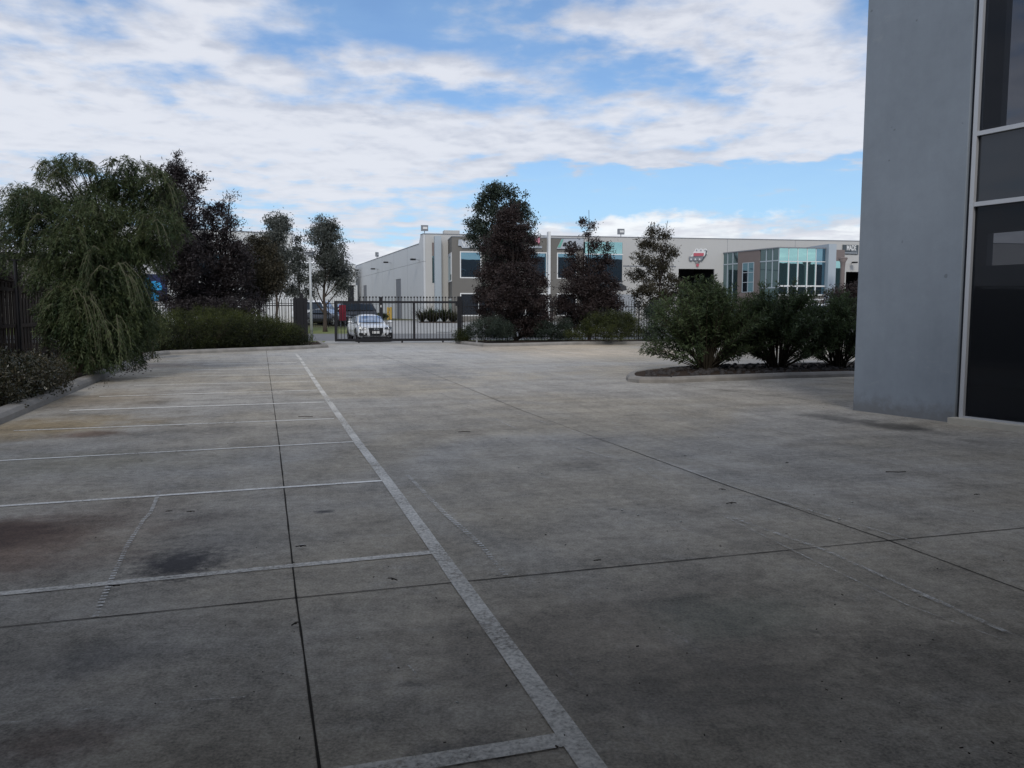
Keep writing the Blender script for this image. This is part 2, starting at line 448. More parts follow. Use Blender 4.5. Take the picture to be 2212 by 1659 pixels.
def wallmat():
    m, t, b = newmat('painted_precast_panel')
    g = t.nodes.new('ShaderNodeNewGeometry'); pos = g.outputs['Position']; x, y, z = xyz(t, pos)
    n1 = noise(t, pos, 0.8, 6, 0.6, 0.3); n2 = noise(t, pos, 7.0, 6, 0.7); n3 = noise(t, vec(t, x * 5.0, y * 5.0, z * .35), 1.6, 5, 0.65)
    f = 1.0 + (n1 - 0.5) * 0.45 + (n2 - 0.5) * 0.18 + (n3 - 0.5) * 0.10
    col = mul(t, (0.255, 0.292, 0.336), gray(t, f))
    pal = noise(t, vec(t, x, y, z * 2.2 + 4.0), 2.4, 5, 0.7).step(0.60, 0.72)
    col = mix(t, pal * 0.22, col, (0.36, 0.38, 0.40))
    spl = (1.0 - (z + (n2 - 0.5) * 0.5).step(0.02, 0.34)) * 0.5
    col = mix(t, spl, col, (0.13, 0.115, 0.10))
    dot = noise(t, pos, 9.0, 1, 0.4).step(0.78, 0.82)
    col = mix(t, dot * 0.5, col, (0.10, 0.11, 0.12))
    lnk(t, col, b.inputs['Base Color']); b.inputs['Roughness'].default_value = 0.6; b.inputs['Specular IOR Level'].default_value = 0.3
    bn = t.nodes.new('ShaderNodeBump'); bn.inputs['Strength'].default_value = 0.25; bn.inputs['Distance'].default_value = 0.01
    lnk(t, n2 * 0.6 + noise(t, pos, 60, 3, 0.6) * 0.4, bn.inputs['Height']); t.links.new(bn.outputs[0], b.inputs['Normal'])
    return m
M['bluewall'] = wallmat()
M['alu'] = paint('mill_aluminium', (0.52, 0.53, 0.55), 0.4, 0.06, 4, spec=0.5, metal=0.3)
M['sill'] = paint('concrete_sill', (0.46, 0.43, 0.37), 0.8, 0.2, 6, 0.3, spec=0.2)
M['gapshade'] = paint('reveal_shade', (0.05, 0.052, 0.06), 0.8, 0.2, 6)
M['interior'] = paint('room_lining', (0.30, 0.30, 0.31), 0.8, 0.2, 2)
M['carpet'] = paint('room_floor', (0.07, 0.065, 0.06), 0.9, 0.3, 5)
M['officeglass'] = glassmat('tinted_office_glass', (0.62, 0.66, 0.74), 0.012, (0.06, 0.068, 0.082), see=0.34, ior=1.10)
M['spandrel'] = glassmat('opaque_dark_glass', (0.62, 0.66, 0.74), 0.02, (0.018, 0.021, 0.027), ior=1.10)
M['teal'] = glassmat('teal_reflective_glass', (0.50, 0.86, 0.84), 0.66, (0.02, 0.045, 0.05))
M['tealdark'] = glassmat('teal_side_glass', (0.42, 0.62, 0.66), 0.26, (0.03, 0.055, 0.06))
M['navy'] = glassmat('navy_reflective_glass', (0.36, 0.66, 0.80), 0.45, (0.012, 0.016, 0.025))
M['charcoal'] = paint('charcoal_blocker', (0.055, 0.058, 0.062), 0.7, 0.1, 0.4)  # dark finish of the added unseen blocks
M['white'] = paint('white_paint', (0.72, 0.72, 0.71), 0.6, 0.06, 2)
M['offwhite'] = paint('off_white_tilt_panel', (0.50, 0.49, 0.47), 0.7, 0.05, 0.25, streak=0.04)
M['palewall'] = paint('pale_grey_tilt_panel', (0.62, 0.63, 0.635), 0.7, 0.06, 0.25, streak=0.04)
M['fin'] = paint('pale_blue_grey_fin', (0.40, 0.45, 0.49), 0.6, 0.05, 0.5)
M['taupe'] = paint('taupe_render', (0.165, 0.155, 0.14), 0.75, 0.08, 0.6, streak=0.05)
M['brown'] = paint('brown_cladding', (0.19, 0.155, 0.145), 0.7, 0.10, 0.8)
M['cap'] = paint('metal_capping', (0.22, 0.23, 0.25), 0.5, 0.05, 2)
M['rollerdoor'] = paint('roller_door_steel', (0.33, 0.35, 0.38), 0.5, 0.06, 3)
M['void'] = paint('dark_opening', (0.014, 0.016, 0.022), 0.7, 0.2, 1)
M['groove'] = paint('panel_joint', (0.20, 0.21, 0.23), 0.8, 0.1, 2)
M['black'] = paint('black_powdercoat', (0.010, 0.010, 0.013), 0.45, 0.2, 3, spec=0.4)
M['trunk'] = paint('grey_brown_bark', (0.075, 0.06, 0.05), 0.9, 0.35, 8, 0.8, 30, spec=0.1, stretch=0.2)
M['darktrunk'] = paint('dark_bark', (0.035, 0.028, 0.026), 0.9, 0.35, 8, 0.8, 30, spec=0.1, stretch=0.2)
M['stem'] = paint('shrub_stem', (0.05, 0.042, 0.03), 0.85, 0.3, 12, spec=0.15)
M['twig'] = paint('pale_twig', (0.13, 0.125, 0.085), 0.85, 0.3, 12, spec=0.15)
M['timber'] = paint('weathered_timber', (0.058, 0.046, 0.038), 0.9, 0.55, 5, 0.8, 35, spec=0.1, stretch=0.15)
M['lf_weep'] = leafmat('weeping_leaf', (0.022, 0.042, 0.016), (0.125, 0.155, 0.066))
M['lf_purple'] = leafmat('dusky_purple_leaf', (0.019, 0.015, 0.016), (0.068, 0.056, 0.057))
M['lf_maroon'] = leafmat('maroon_leaf', (0.020, 0.013, 0.013), (0.070, 0.050, 0.046))
M['lf_brown'] = leafmat('olive_brown_leaf', (0.026, 0.024, 0.014), (0.085, 0.072, 0.045))
M['lf_gum'] = leafmat('grey_green_gum_leaf', (0.045, 0.052, 0.044), (0.15, 0.16, 0.14))
M['lf_dkgreen'] = leafmat('dark_green_leaf', (0.018, 0.028, 0.020), (0.062, 0.082, 0.058))
M['lf_oleander'] = leafmat('oleander_leaf', (0.026, 0.046, 0.020), (0.12, 0.16, 0.068))
M['lf_hedge'] = leafmat('hedge_leaf', (0.011, 0.016, 0.006), (0.080, 0.095, 0.022))
M['lf_bush'] = leafmat('glossy_bush_leaf', (0.020, 0.026, 0.014), (0.10, 0.085, 0.055), 0.3, 0.1)
M['lf_strap'] = leafmat('strap_leaf', (0.04, 0.055, 0.022), (0.15, 0.17, 0.07))
M['lf_dryst'] = leafmat('dry_strap_leaf', (0.05, 0.05, 0.025), (0.20, 0.16, 0.09))
M['carwhite'] = paint('white_car_paint', (0.78, 0.79, 0.80), 0.25, 0.01, 1, spec=0.5, coat=0.7)
M['cardark'] = paint('dark_car_paint', (0.02, 0.022, 0.028), 0.25, 0.02, 1, spec=0.5, coat=0.7)
M['carsilver'] = paint('silver_car_paint', (0.45, 0.46, 0.48), 0.3, 0.02, 1, spec=0.5, coat=0.6)
M['windscreen'] = glassmat('windscreen_glass', (0.42, 0.50, 0.62), 0.03, (0.012, 0.020, 0.032), ior=1.18)
M['plastic'] = paint('black_car_plastic', (0.012, 0.012, 0.014), 0.5, 0.05, 5)
M['tyre'] = paint('tyre_rubber', (0.02, 0.02, 0.02), 0.85, 0.1, 9)
M['chrome'] = paint('bright_chrome', (0.75, 0.76, 0.78), 0.15, 0.02, 5, metal=0.9)
M['lamp'] = glassmat('headlamp_lens', (0.6, 0.63, 0.67), 0.05, (0.09, 0.10, 0.115), ior=1.3)
M['plate'] = paint('number_plate_white', (0.72, 0.72, 0.70), 0.5, 0.02, 5)
M['red'] = paint('dull_red_board', (0.30, 0.022, 0.045), 0.6, 0.12, 2)
M['redsign'] = paint('red_sign_face', (0.48, 0.10, 0.13), 0.6, 0.10, 3)
M['pinksign'] = paint('pink_letter', (0.62, 0.25, 0.32), 0.6, 0.05, 3)
M['yellow'] = paint('yellow_safety_paint', (0.46, 0.30, 0.06), 0.6, 0.15, 3)
M['bluesign'] = paint('bright_blue_sign', (0.03, 0.33, 0.68), 0.6, 0.1, 0.8)
M['navysign'] = paint('navy_sign', (0.012, 0.018, 0.07), 0.6, 0.2, 1)
M['greysign'] = paint('charcoal_sign', (0.075, 0.09, 0.10), 0.6, 0.05, 3)
M['silversign'] = paint('silver_sign', (0.42, 0.45, 0.49), 0.5, 0.10, 1.5)
M['greensign'] = paint('teal_green_sign', (0.16, 0.40, 0.33), 0.6, 0.05, 3)
M['pole'] = paint('galvanised_pole', (0.50, 0.52, 0.52), 0.5, 0.08, 3)
M['debris'] = paint('leaf_litter', (0.04, 0.03, 0.022), 0.9, 0.6, 30)
M['pale_bit'] = paint('pale_litter', (0.55, 0.54, 0.50), 0.8, 0.2, 30)

# ------------------------------------------------------------------ ground, road, paving
T_BR = [-600, -40, 42.6, 46, 56, 66, 84, 140, 3000]
def strip(name, s0, s1, t0, t1, dz, m):
    ts = sorted({t0, t1} | {t for t in T_BR if t0 < t < t1})
    b = MB()
    vs = []
    for t in ts:
        for s_ in (s0, s1): vs.append(ST(s_, t, gz_t(t) + dz))
    b.add(vs, [(2*i, 2*i+1, 2*i+3, 2*i+2) for i in range(len(ts) - 1)])
    return struct(name, b, m)
strip('ground', -3000, 3000, -600, 3000, -0.02, M['grassland'])
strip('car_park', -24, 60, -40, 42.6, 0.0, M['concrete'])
sg0_, sg1_ = s_at(700, 44), s_at(1010, 44)
strip('driveway', sg0_, sg1_, 42.6, 45.3, 0.0, M['drive'])
strip('road', -300, 300, 45.6, 55.4, -0.004, M['asphalt'])
strip('gutter', -300, 300, 45.3, 45.6, 0.003, M['drive'])
strip('gutter', -300, 300, 55.4, 55.8, 0.004, M['drive'])
sv_ = s_at(772, 60)
strip('pavement', sv_, 300, 55.8, 80.3, -0.004, M['drive'])

def kerb(pts, w=0.24, h=0.15, close=False, name='kerb', joint=None):
    pts = [Vector(p) for p in pts]; n = len(pts)
    prof = [(-w/2 - 0.03, -0.03), (-w/2 - 0.02, h * 0.55), (-w/2 + 0.02, h * 0.93), (-w/2 + 0.05, h), (w/2, h), (w/2, -0.03)]
    b = MB(); vs = []
    for i, p in enumerate(pts):
        a = pts[(i - 1) % n] if (close or i > 0) else p
        c = pts[(i + 1) % n] if (close or i < n - 1) else p
        d1 = (p - a); d2 = (c - p)
        d1 = d1.normalized() if d1.length > 1e-6 else d2.normalized()
        d2 = d2.normalized() if d2.length > 1e-6 else d1
        d = (d1 + d2).normalized(); nn = Vector((d.y, -d.x, 0))
        kf_ = 1.0 / max(0.5, math.sqrt((1 + d1.dot(d2)) / 2))
        for q in prof: vs.append(p - nn * q[0] * kf_ + Vector((0, 0, q[1])))
    m_ = len(prof); fs = []
    for i in range(n if close else n - 1):
        j = (i + 1) % n
        for k_ in range(m_ - 1): fs.append((i*m_ + k_, i*m_ + k_ + 1, j*m_ + k_ + 1, j*m_ + k_))
    if not close: fs += [tuple(range(m_)), tuple((n-1)*m_ + k_ for k_ in range(m_))[::-1]]
    b.add(vs, fs)
    return struct(name, b, M['kerb'])

KL0 = G(0, 908); KL1 = G(333, 767)
kd = (KL1 - KL0).normalized()
KLs = KL0 - kd * 22
KLm = KL0.lerp(KL1, 0.5)
KR = G(680, 753); KR2 = KR + Vector((0.25, 0.9, 0)); KR3 = G(700, 743)
left_path = [KLs, KL0, KLm, KL1 - kd * 0.7, KL1 + Vector((0.35, 0.35, 0)), KL1.lerp(KR, 0.3), KL1.lerp(KR, 0.65), KR - Vector((0.4, 0.35, 0)), KR2, ST(s_at(688, 42), 42.0)]
kerb(left_path)
bed = MB(); bp = left_path + [ST(-24, 42.5), Vector((KLs.x - 6, KLs.y, 0))]
inn = [p + Vector((-0.03, 0.03, 0)) for p in bp]
bed.add([(p.x, p.y, 0.09) for p in inn], [tuple(range(len(inn)))])
struct('garden_soil', bed, M['soil'])
rp = [ST(s_at(1000, 42), 42.0), G(990, 741.5), G(1010, 744.5), G(1048, 748.5), G(1110, 748), G(1250, 744), G(1400, 743.5), G(1700, 743)]
kerb([p for p in rp][::1])
bed = MB(); q_ = [p + Vector((0, .04, 0)) for p in rp] + [ST(24, 42.4), ST(s_at(1005, 42.4), 42.4)]
bed.add([(p.x, p.y, 0.09) for p in q_], [tuple(range(len(q_)))])
struct('garden_soil', bed, M['soil'])
# island
i0 = [G(1362, 819), G(1366, 824), G(1385, 826.5), G(1450, 826.5), G(1560, 822), G(1700, 816.5), G(1843, 813), G(2060, 808)]
i1 = [G(2060, 789), G(1843, 790.5), G(1700, 793), G(1560, 797), G(1460, 802), G(1395, 809), G(1368, 814)]
isl = i0 + i1
kerb(isl, w=.16, h=.13, close=True)
kj = G(1450, 826.5); b = MB(); b.box((kj.x - .01, kj.y + .07, .066), (.022, .22, .142), .06); struct('kerb_joint', b, M['joint'])
bed = MB(); cen = sum(isl, Vector()) / len(isl)
bed.add([(p.x + (cen.x - p.x) * 0.004, p.y + (cen.y - p.y) * 0.05, 0.115) for p in isl], [tuple(range(len(isl)))])
struct('island_soil', bed, M['soil'])
rng = random.Random(5)
rk = MB()
def inside(p, poly):
    c = False; n = len(poly)
    for i in range(n):
        a, b_ = poly[i], poly[i - 1]
        if (a.y > p.y) != (b_.y > p.y) and p.x < (b_.x - a.x) * (p.y - a.y) / (b_.y - a.y) + a.x: c = not c
    return c
cnt = 0
while cnt < 420:
    p = Vector((rng.uniform(2.5, 11.5), rng.uniform(18, 23), 0.125))
    if inside(p, isl) and all(inside(p + d_, isl) for d_ in (Vector((.22, .12, 0)), Vector((-.30, .12, 0)), Vector((-.1, -.22, 0)), Vector((.1, .16, 0)))):
        rk.ball(p, rng.uniform(0.025, 0.08), 6, 4, rng.uniform(0.6, 1.0)); cnt += 1
tag(rk.build('rock_mulch', M['rock']), 'loose dark rocks and bark over the oleander island bed', 'rocks', kind='stuff')

# ---- joints and painted lines (thin sheets)
def ribbon(name, pts, w, z, m, kind='structure', wob=0.0, seed=1):
    pts = [Vector((p.x, p.y, 0)) for p in pts]
    rr = random.Random(seed)
    if wob:
        q = []
        for a, b_ in zip(pts, pts[1:]):
            n = max(1, int((b_ - a).length / 0.25))
            for i in range(n): q.append(a.lerp(b_, i / n))
        q.append(pts[-1]); pts = q
    b = MB(); vs = []
    for i, p in enumerate(pts):
        d = (pts[min(i+1, len(pts)-1)] - pts[max(i-1, 0)]).normalized(); n_ = Vector((-d.y, d.x, 0))
        ww = w * (1 + rr.uniform(-wob, wob)); o = rr.uniform(-wob, wob) * w * 0.3
        vs += [p + n_ * (ww/2 + o) + Vector((0,0,z)), p - n_ * (ww/2 - o) + Vector((0,0,z))]
    b.add(vs, [(2*i+1, 2*i+3, 2*i+2, 2*i) for i in range(len(pts)-1)])
    o = b.build(name, m); return tag(o, kind=kind)
J1a, J1b = G(575, 757), G(690, 1659)
jd = (J1a - J1b).normalized()
ribbon('expansion_joint', [J1b - jd * 6, J1b, G(640, 1292), G(603, 960), J1a], 0.010, 0.0035, M['joint'], wob=0.35)
J3a, J3b = G(940, 810), G(2212, 1277)
jd3 = (J3a - J3b).normalized()
ribbon('expansion_joint', [J3b - jd3 * 6, J3b, G(1920, 1168), G(1545, 1040), G(1130, 888), J3a, J3a + jd3 * 18], 0.008, 0.0035, M['joint'], wob=0.35, seed=2)
cr = [G(0, 1356), G(640, 1292), G(1920, 1168), G(2212, 1141)]
ribbon('expansion_joint', [cr[0] - BV * 4] + cr + [cr[-1] + BV * 2.2], 0.008, 0.0036, M['joint'], wob=0.35, seed=3)
for k_, (L, Rr) in enumerate((((150, 879), (1000, 838)), ((380, 795), (900, 778)))):
    a, b_ = G(*L), G(*Rr)
    ribbon('expansion_joint', [a, b_, b_ + BV * (5 if k_ else 7)], 0.012, 0.0034, M['joint'], wob=0.35, seed=6 + k_)
ribbon('expansion_joint', [G(1452, 829), G(1560, 843), G(1730, 862), G(1850, 882)], 0.014, 0.0034, M['joint'], wob=0.35, seed=9)
ribbon('expansion_joint', [G(820, 940), G(1060, 930), G(1400, 917)], 0.006, 0.0034, M['joint'], wob=0.35, seed=10)
# long edge line
E = [G(1345, 1720), G(1280, 1659) if False else G(1275, 1640), G(1230, 1590), G(945, 1192), G(835, 1038), G(772, 955), G(728, 893), G(690, 838), G(662, 796), G(648, 775), G(639, 764)]
ed = (E[2] - E[3]).normalized()
ribbon('edge_line', [E[3] + ed * 5.5] + E[3:], 0.098, 0.0070, M['line'], wob=0.03, seed=4)
bay = [((820, 1664), (1230, 1597), .10, 'line'), ((-40, 1288), (945, 1193), .072, 'line'), ((-40, 1097), (828, 1039), .06, 'line_thin'),
       ((-40, 998), (770, 954.5), .05, 'line_thin'), ((30, 931), (719, 905), .075, 'line_faint'), ((150, 887), (697, 869), .085, 'line_thin'),
       ((215, 857), (684, 843), .09, 'line_faint'), ((290, 833), (668, 824), .09, 'line_faint'), ((310, 814), (655, 809), .09, 'line_faint'),
       ((410, 800), (655, 795), .10, 'line_faint'), ((440, 787), (640, 783), .12, 'line_thin'), ((360, 779), (500, 776), .12, 'line_faint')]
for i, (a, b_, w_, mn) in enumerate(bay):
    a, b_ = G(*a), G(*b_)
    d = (b_ - a).normalized()
    if i == 0: a = a - d * 3.0
    ribbon('bay_line', [a, b_ + d * 0.02], w_, 0.0052, M[mn], wob=0.04, seed=20 + i)
for i, (pts, w_, mn) in enumerate((
        ([(345, 1062), (325, 1110), (310, 1125), (275, 1180), (240, 1255), (205, 1335)], .030, 'scuff_dash'),
        ([(880, 1028), (960, 1110), (1040, 1180), (1092, 1245)], .040, 'scuff_dash'),
        ([(1340, 990), (1560, 1115), (1720, 1195), (1960, 1310), (2240, 1412)], .012, 'scuff'),
        ([(1580, 1120), (1780, 1190), (2000, 1290), (2240, 1398)], .035, 'scuff'),
        ([(950, 850), (1120, 930), (1350, 1000)], .03, 'scuff'),
        ([(330, 1523), (530, 1510)], .008, 'scuff'), ([(0, 1568), (60, 1562)], .010, 'scuff'), ([(160, 1541), (215, 1532)], .008, 'scuff'),
        ([(790, 1342), (780, 1362), (777, 1387)], .006, 'scuff'), ([(880, 1440), (893, 1452), (898, 1460)], .006, 'scuff'),
        ([(1130, 900), (1330, 960), (1600, 1060), (2000, 1180)], .02, 'scuff'), ([(1500, 880), (1760, 950), (2100, 1040)], .015, 'scuff'),
        ([(1160, 754), (1200, 759), (1260, 766)], .07, 'line_faint'), ([(1500, 745), (1620, 765)], .07, 'line_faint'))):
    ribbon('paint_scuff', [G(*p) for p in pts], w_, 0.0090 + 0.0003 * i, M[mn], wob=0.15, seed=50 + i)

# ---- leaf litter and twigs
rng = random.Random(11)
db = MB(); pb = MB()
known = [(660, 900, .22, 0), (1003, 933, .16, .1), (412, 1105, .06, .4), (650, 1180, .07, .3), (638, 1347, .05, 1), (247, 1265, .06, .2), (848, 1251, .07, 2.6),
         (1935, 1019, .20, 0), (1580, 1087, .09, .2), (1560, 1057, .06, 2.8), (1480, 985, .03, 0), (365, 1104, .05, .4), (1290, 1210, .05, .3), (2110, 1068, .06, .3), (1700, 1000, .04, .2)]
for vx, vy, L, a in known:
    p = G(vx, vy, 0.02); d = Vector((math.cos(a), math.sin(a), 0))
    db.tube([p - d * L/2, p + Vector((rng.uniform(-.1,.1)*L, rng.uniform(-.2,.2)*L, .004)), p + d * L/2], 0.003 + L * 0.012, 4)
    if L < .1: db.ball(p, 0.006 + L * .06, 5, 3, 0.4)
for i in range(230):
    vy = 780 + 850 * rng.random() ** 1.6; vx = rng.uniform(150, 2190)
    if vy < 930 and vx > 1830: continue
    p = G(vx, vy, 0.016)
    if vy > 930 and vx < 20: continue
    a = rng.uniform(0, 3.1); L = rng.uniform(0.004, 0.016); d = Vector((math.cos(a), math.sin(a), 0))
    (db if rng.random() < .8 else pb).tube([p - d * L/2, p + d * L/2], rng.uniform(0.0015, 0.0035), 4)
for vx, vy in ((1470, 1127), (1344, 1102), (1378, 1113), (1813, 1122), (1840, 1085), (1120, 1010), (1170, 1023), (653, 1178)):
    p = G(vx, vy, 0.02); pb.box(p, (rng.uniform(.012,.03), .010, .010), rng.random())
for i in range(90):                # leaves gathered against the left kerb
    f = rng.random(); p = KL0.lerp(KL1, 0.25 + f * 0.8) + Vector((0.16 + abs(rng.gauss(0, .28)), 0, 0.018))
    if p.y > 28.6: continue
    db.ball(p, rng.uniform(.008, .022), 5, 3, 0.4)
for i in range(70):
    p = G(rng.gauss(285, 22), rng.gauss(799, 2.5), 0.02); db.ball(p, rng.uniform(.012, .035), 5, 3, 0.4)
tag(db.build('leaf_litter', M['debris']), 'dry leaves and twigs scattered over the car park concrete', 'leaf litter', kind='stuff')
tag(pb.build('pale_litter', M['pale_bit']), 'tiny pale chips scattered over the car park concrete', 'litter', kind='stuff')

# ------------------------------------------------------------------ near building at right (blue-grey panel and office glazing)
P0 = G(1842, 886)
q1 = G(2061, 913.5); U = (q1 - P0).normalized(); IN = Vector((-U.y, U.x, 0))
if IN.x < 0: IN = -IN
def WP(u, i, z): return P0 + U * u + IN * i + Vector((0, 0, z))
PW = (q1 - P0).length
HB = 9.4
nb = empty('near_office_building', WP(PW, 0, 0), 'blue grey precast building with tall dark glazing close by on the right', 'building')
def wbox(b, u0, u1, i0_, i1_, z0, z1):
    b.hull8([WP(u0, i0_, z0), WP(u1, i0_, z0), WP(u1, i1_, z0), WP(u0, i1_, z0)], [WP(u0, i0_, z1), WP(u1, i0_, z1), WP(u1, i1_, z1), WP(u0, i1_, z1)])
b = MB(); wbox(b, 0, PW, 0, 0.22, -0.05, HB)
b.v = b.v; pn = b.build('wall_panel', M['bluewall'], nb)
bv = pn.modifiers.new('bevel', 'BEVEL'); bv.width = 0.012; bv.segments = 2
b = MB(); wbox(b, PW + .002, PW + .05, 0.06, 0.20, 0.0, HB); b.build('shadow_gap', M['gapshade'], nb)  # solid dark strip painted in for the shade between panel and frame
UE = PW + 14.0
b = MB(); wbox(b, PW - .02, UE, -0.13, 0.30, -0.02, 0.085); o = b.build('sill', M['sill'], nb)
zt1 = 3.10; zt2 = 4.07
fr = MB()
wbox(fr, PW + .05, PW + .11, 0.02, 0.14, 0.075, HB)
for z in (zt1, zt2, 7.4): wbox(fr, PW + .11, UE, 0.025, 0.135, z - .03, z + .03)
wbox(fr, PW + .11, UE, 0.03, 0.13, 0.075, 0.11)
for u in (2.62, 4.2, 5.8, 7.4, 9.0, 10.6, 12.2, 13.9): wbox(fr, PW + u, PW + u + .06, 0.022, 0.14, 0.11, HB)
fr.build('window_frame', M['alu'], nb)
for k_, (za, zb) in enumerate(((0.11, zt1 - .03), (zt1 + .03, zt2 - .03), (zt2 + .03, 7.37), (7.43, HB))):
    g_ = MB(); wbox(g_, PW + .11, UE, 0.075, 0.085, za, zb)
    g_.build('window_pane', M['spandrel'] if k_ in (1, 3) else M['officeglass'], nb)
# rooms behind the glass, back wall gaps added to imitate a sky reflection
DPT = 5.5
inn = MB()
def back_uz(vx, vy):
    d = ray(vx, vy); n_ = IN; o_ = Vector((0, 0, CH))
    t = (WP(0, DPT, 0) - o_).dot(n_) / d.dot(n_); p = o_ + d * t
    return (p - P0).dot(U), p.z
uA, zA = back_uz(2135, 490); uB, zB = back_uz(2135, 574); uC, zC = back_uz(2160, 290); 
wbox(inn, -4.1, uA, DPT, DPT + .2, 0, zA + .7); wbox(inn, uA, UE, DPT, DPT + .2, 0, zB); wbox(inn, uA, UE, DPT, DPT + .2, zA, zA + 0.7)
wbox(inn, -4.1, uC, DPT, DPT + .2, zA + .7, HB)
inn.hull8([WP(.02, .23, 0), WP(.2, .23, 0), WP(-4.0, DPT, 0), WP(-4.2, DPT, 0)], [WP(.02, .23, HB), WP(.2, .23, HB), WP(-4.0, DPT, HB), WP(-4.2, DPT, HB)]); wbox(inn, UE - .15, UE, .3, DPT, 0, HB)
inn.build('room_wall', M['interior'], nb)
fl = MB()
for za, zb in ((-.02, .06), (zt1 + .1, zt2 - .1)): fl.hull8([WP(.3, .3, za), WP(UE - .2, .3, za), WP(UE - .2, DPT - .01, za), WP(-3.9, DPT - .01, za)], [WP(.3, .3, zb), WP(UE - .2, .3, zb), WP(UE - .2, DPT - .01, zb), WP(-3.9, DPT - .01, zb)]); fl.build('floor_slab', M['carpet'], nb)
rf = MB(); rf.hull8([WP(0, 0, HB), WP(UE, 0, HB), WP(UE, DPT + .4, HB), WP(-4.4, DPT + .4, HB)], [WP(0, 0, HB + .25), WP(UE, 0, HB + .25), WP(UE, DPT + .4, HB + .25), WP(-4.4, DPT + .4, HB + .25)]); rf.build('roof', M['cap'], nb)
dsk = MB()
wbox(dsk, PW + 2.2, PW + 4.4, 3.0, 3.8, .70, .75)
wbox(dsk, PW + 2.2, PW + 2.25, 3.0, 3.8, .06, .70); wbox(dsk, PW + 4.35, PW + 4.4, 3.0, 3.8, .06, .70)
dsk.build('desk', M['timber'], None)
tag(bpy.data.objects['desk'], 'plain desk standing inside the dark ground floor office window', 'desk')

# ------------------------------------------------------------------ warehouse across the street
def fpt(s_, off, z): return WC + FD * s_ - FN * off + Vector((0, 0, z))
WC = Vector((KX(915) * 80.0, 80.0, 0)); FD = DV.copy(); FN = NV.copy()
GW = 0.80
def fs(vx, off=0.0):
    kx = KX(vx); p = WC - FN * off
    return (kx * p.y - p.x) / (FD.x - kx * FD.y)
def fz(vy, s_, off=0.0):
    p = fpt(s_, off, 0); d = ray(1106, vy); return CH + d.z / d.y * p.y
def fbox(b, x0, x1, o0, o1, z0, z1, off=None):
    """box on the facade: x as picture columns at depth offset o1 (front), o0 back"""
    a, c = fs(x0, o1 if off is None else off), fs(x1, o1 if off is None else off)
    b.hull8([fpt(a, o1, z0), fpt(c, o1, z0), fpt(c, o0, z0), fpt(a, o0, z0)], [fpt(a, o1, z1), fpt(c, o1, z1), fpt(c, o0, z1), fpt(a, o0, z1)])
def sbox(b, a, c, o0, o1, z0, z1):
    b.hull8([fpt(a, o1, z0), fpt(c, o1, z0), fpt(c, o0, z0), fpt(a, o0, z0)], [fpt(a, o1, z1), fpt(c, o1, z1), fpt(c, o0, z1), fpt(a, o0, z1)])
wh = empty('warehouse', fpt(20, 0, GW), 'long pale warehouse across the street with taupe and teal glass offices along its front', 'warehouse')
SIDE = Vector((math.sin(R(-19.6)), math.cos(R(-19.6)), 0)); SINW = Vector((SIDE.y, -SIDE.x, 0))
HS = 8.40; HM = 9.22
SF = fs(2300)
# side wall running away from the street, with roller door openings left out
SL = 44.0
def sp(d, i, z): return WC + SIDE * d + SINW * i + Vector((0, 0, z))
def sd(vx):
    kx = KX(vx); return (kx * WC.y - WC.x) / (SIDE.x - kx * SIDE.y)
b = MB()
doors = sorted([(sd(865.6), sd(854.2)), (sd(791.2), sd(784.0))])
doors = [(min(a, c), max(a, c)) for a, c in doors]; doors.sort()
segs = []; cur = 0.0
for a, c in doors: segs.append((cur, a)); cur = c
segs.append((cur, SL))
DT = 5.3
def sidebox(b, d0, d1, i0_, i1_, z0, z1):
    b.hull8([sp(d0, i0_, z0), sp(d1, i0_, z0), sp(d1, i1_, z0), sp(d0, i1_, z0)], [sp(d0, i0_, z1), sp(d1, i0_, z1), sp(d1, i1_, z1), sp(d0, i1_, z1)])
zb2, zmid, ztop_ = 2.55, 6.55, HS
for (z0, z1) in ((0, zb2), (zb2 + .03, DT)):
    for a, c in segs: sidebox(b, a, c, 0, .2, z0, z1)
sidebox(b, 0, SL, 0, .2, DT, zmid); sidebox(b, 0, SL, 0, .2, zmid + .03, HS)
# step up at the street corner
s2, s3 = sd(905.2), sd(909.0)
b.hull8([sp(0, 0, HS), sp(s2, 0, HS), sp(s2, .2, HS), sp(0, .2, HS)], [sp(0, 0, HM), sp(s3, 0, HM), sp(s3, .2, HM), sp(0, .2, HM)])
b.build('side_wall', M['palewall'], wh)
b = MB(); sidebox(b, .3, SL - .3, .03, .17, .5, HS - .3); b.build('panel_joint', M['groove'], wh)
for k_ in range(1, 6):
    b = MB(); sidebox(b, k_ * 7.4, k_ * 7.4 + .03, -.004, .001, 0, HS); b.build('panel_joint', M['groove'], wh)
b = MB()
for s_ in (fs(1400), fs(1570), fs(1716)):
    b = MB(); sbox(b, s_, s_ + .03, .001, .005, 0 if s_ < 20 else 4, HM); b.build('panel_joint', M['groove'], wh)
for a, c in doors:
    b = MB(); sidebox(b, a, c, .45, .5, 0, DT)
    for k_ in range(24): sidebox(b, a, c, .43, .45, .1 + k_ * .215, .2 + k_ * .215)
    b.build('roller_door', M['rollerdoor'], wh)
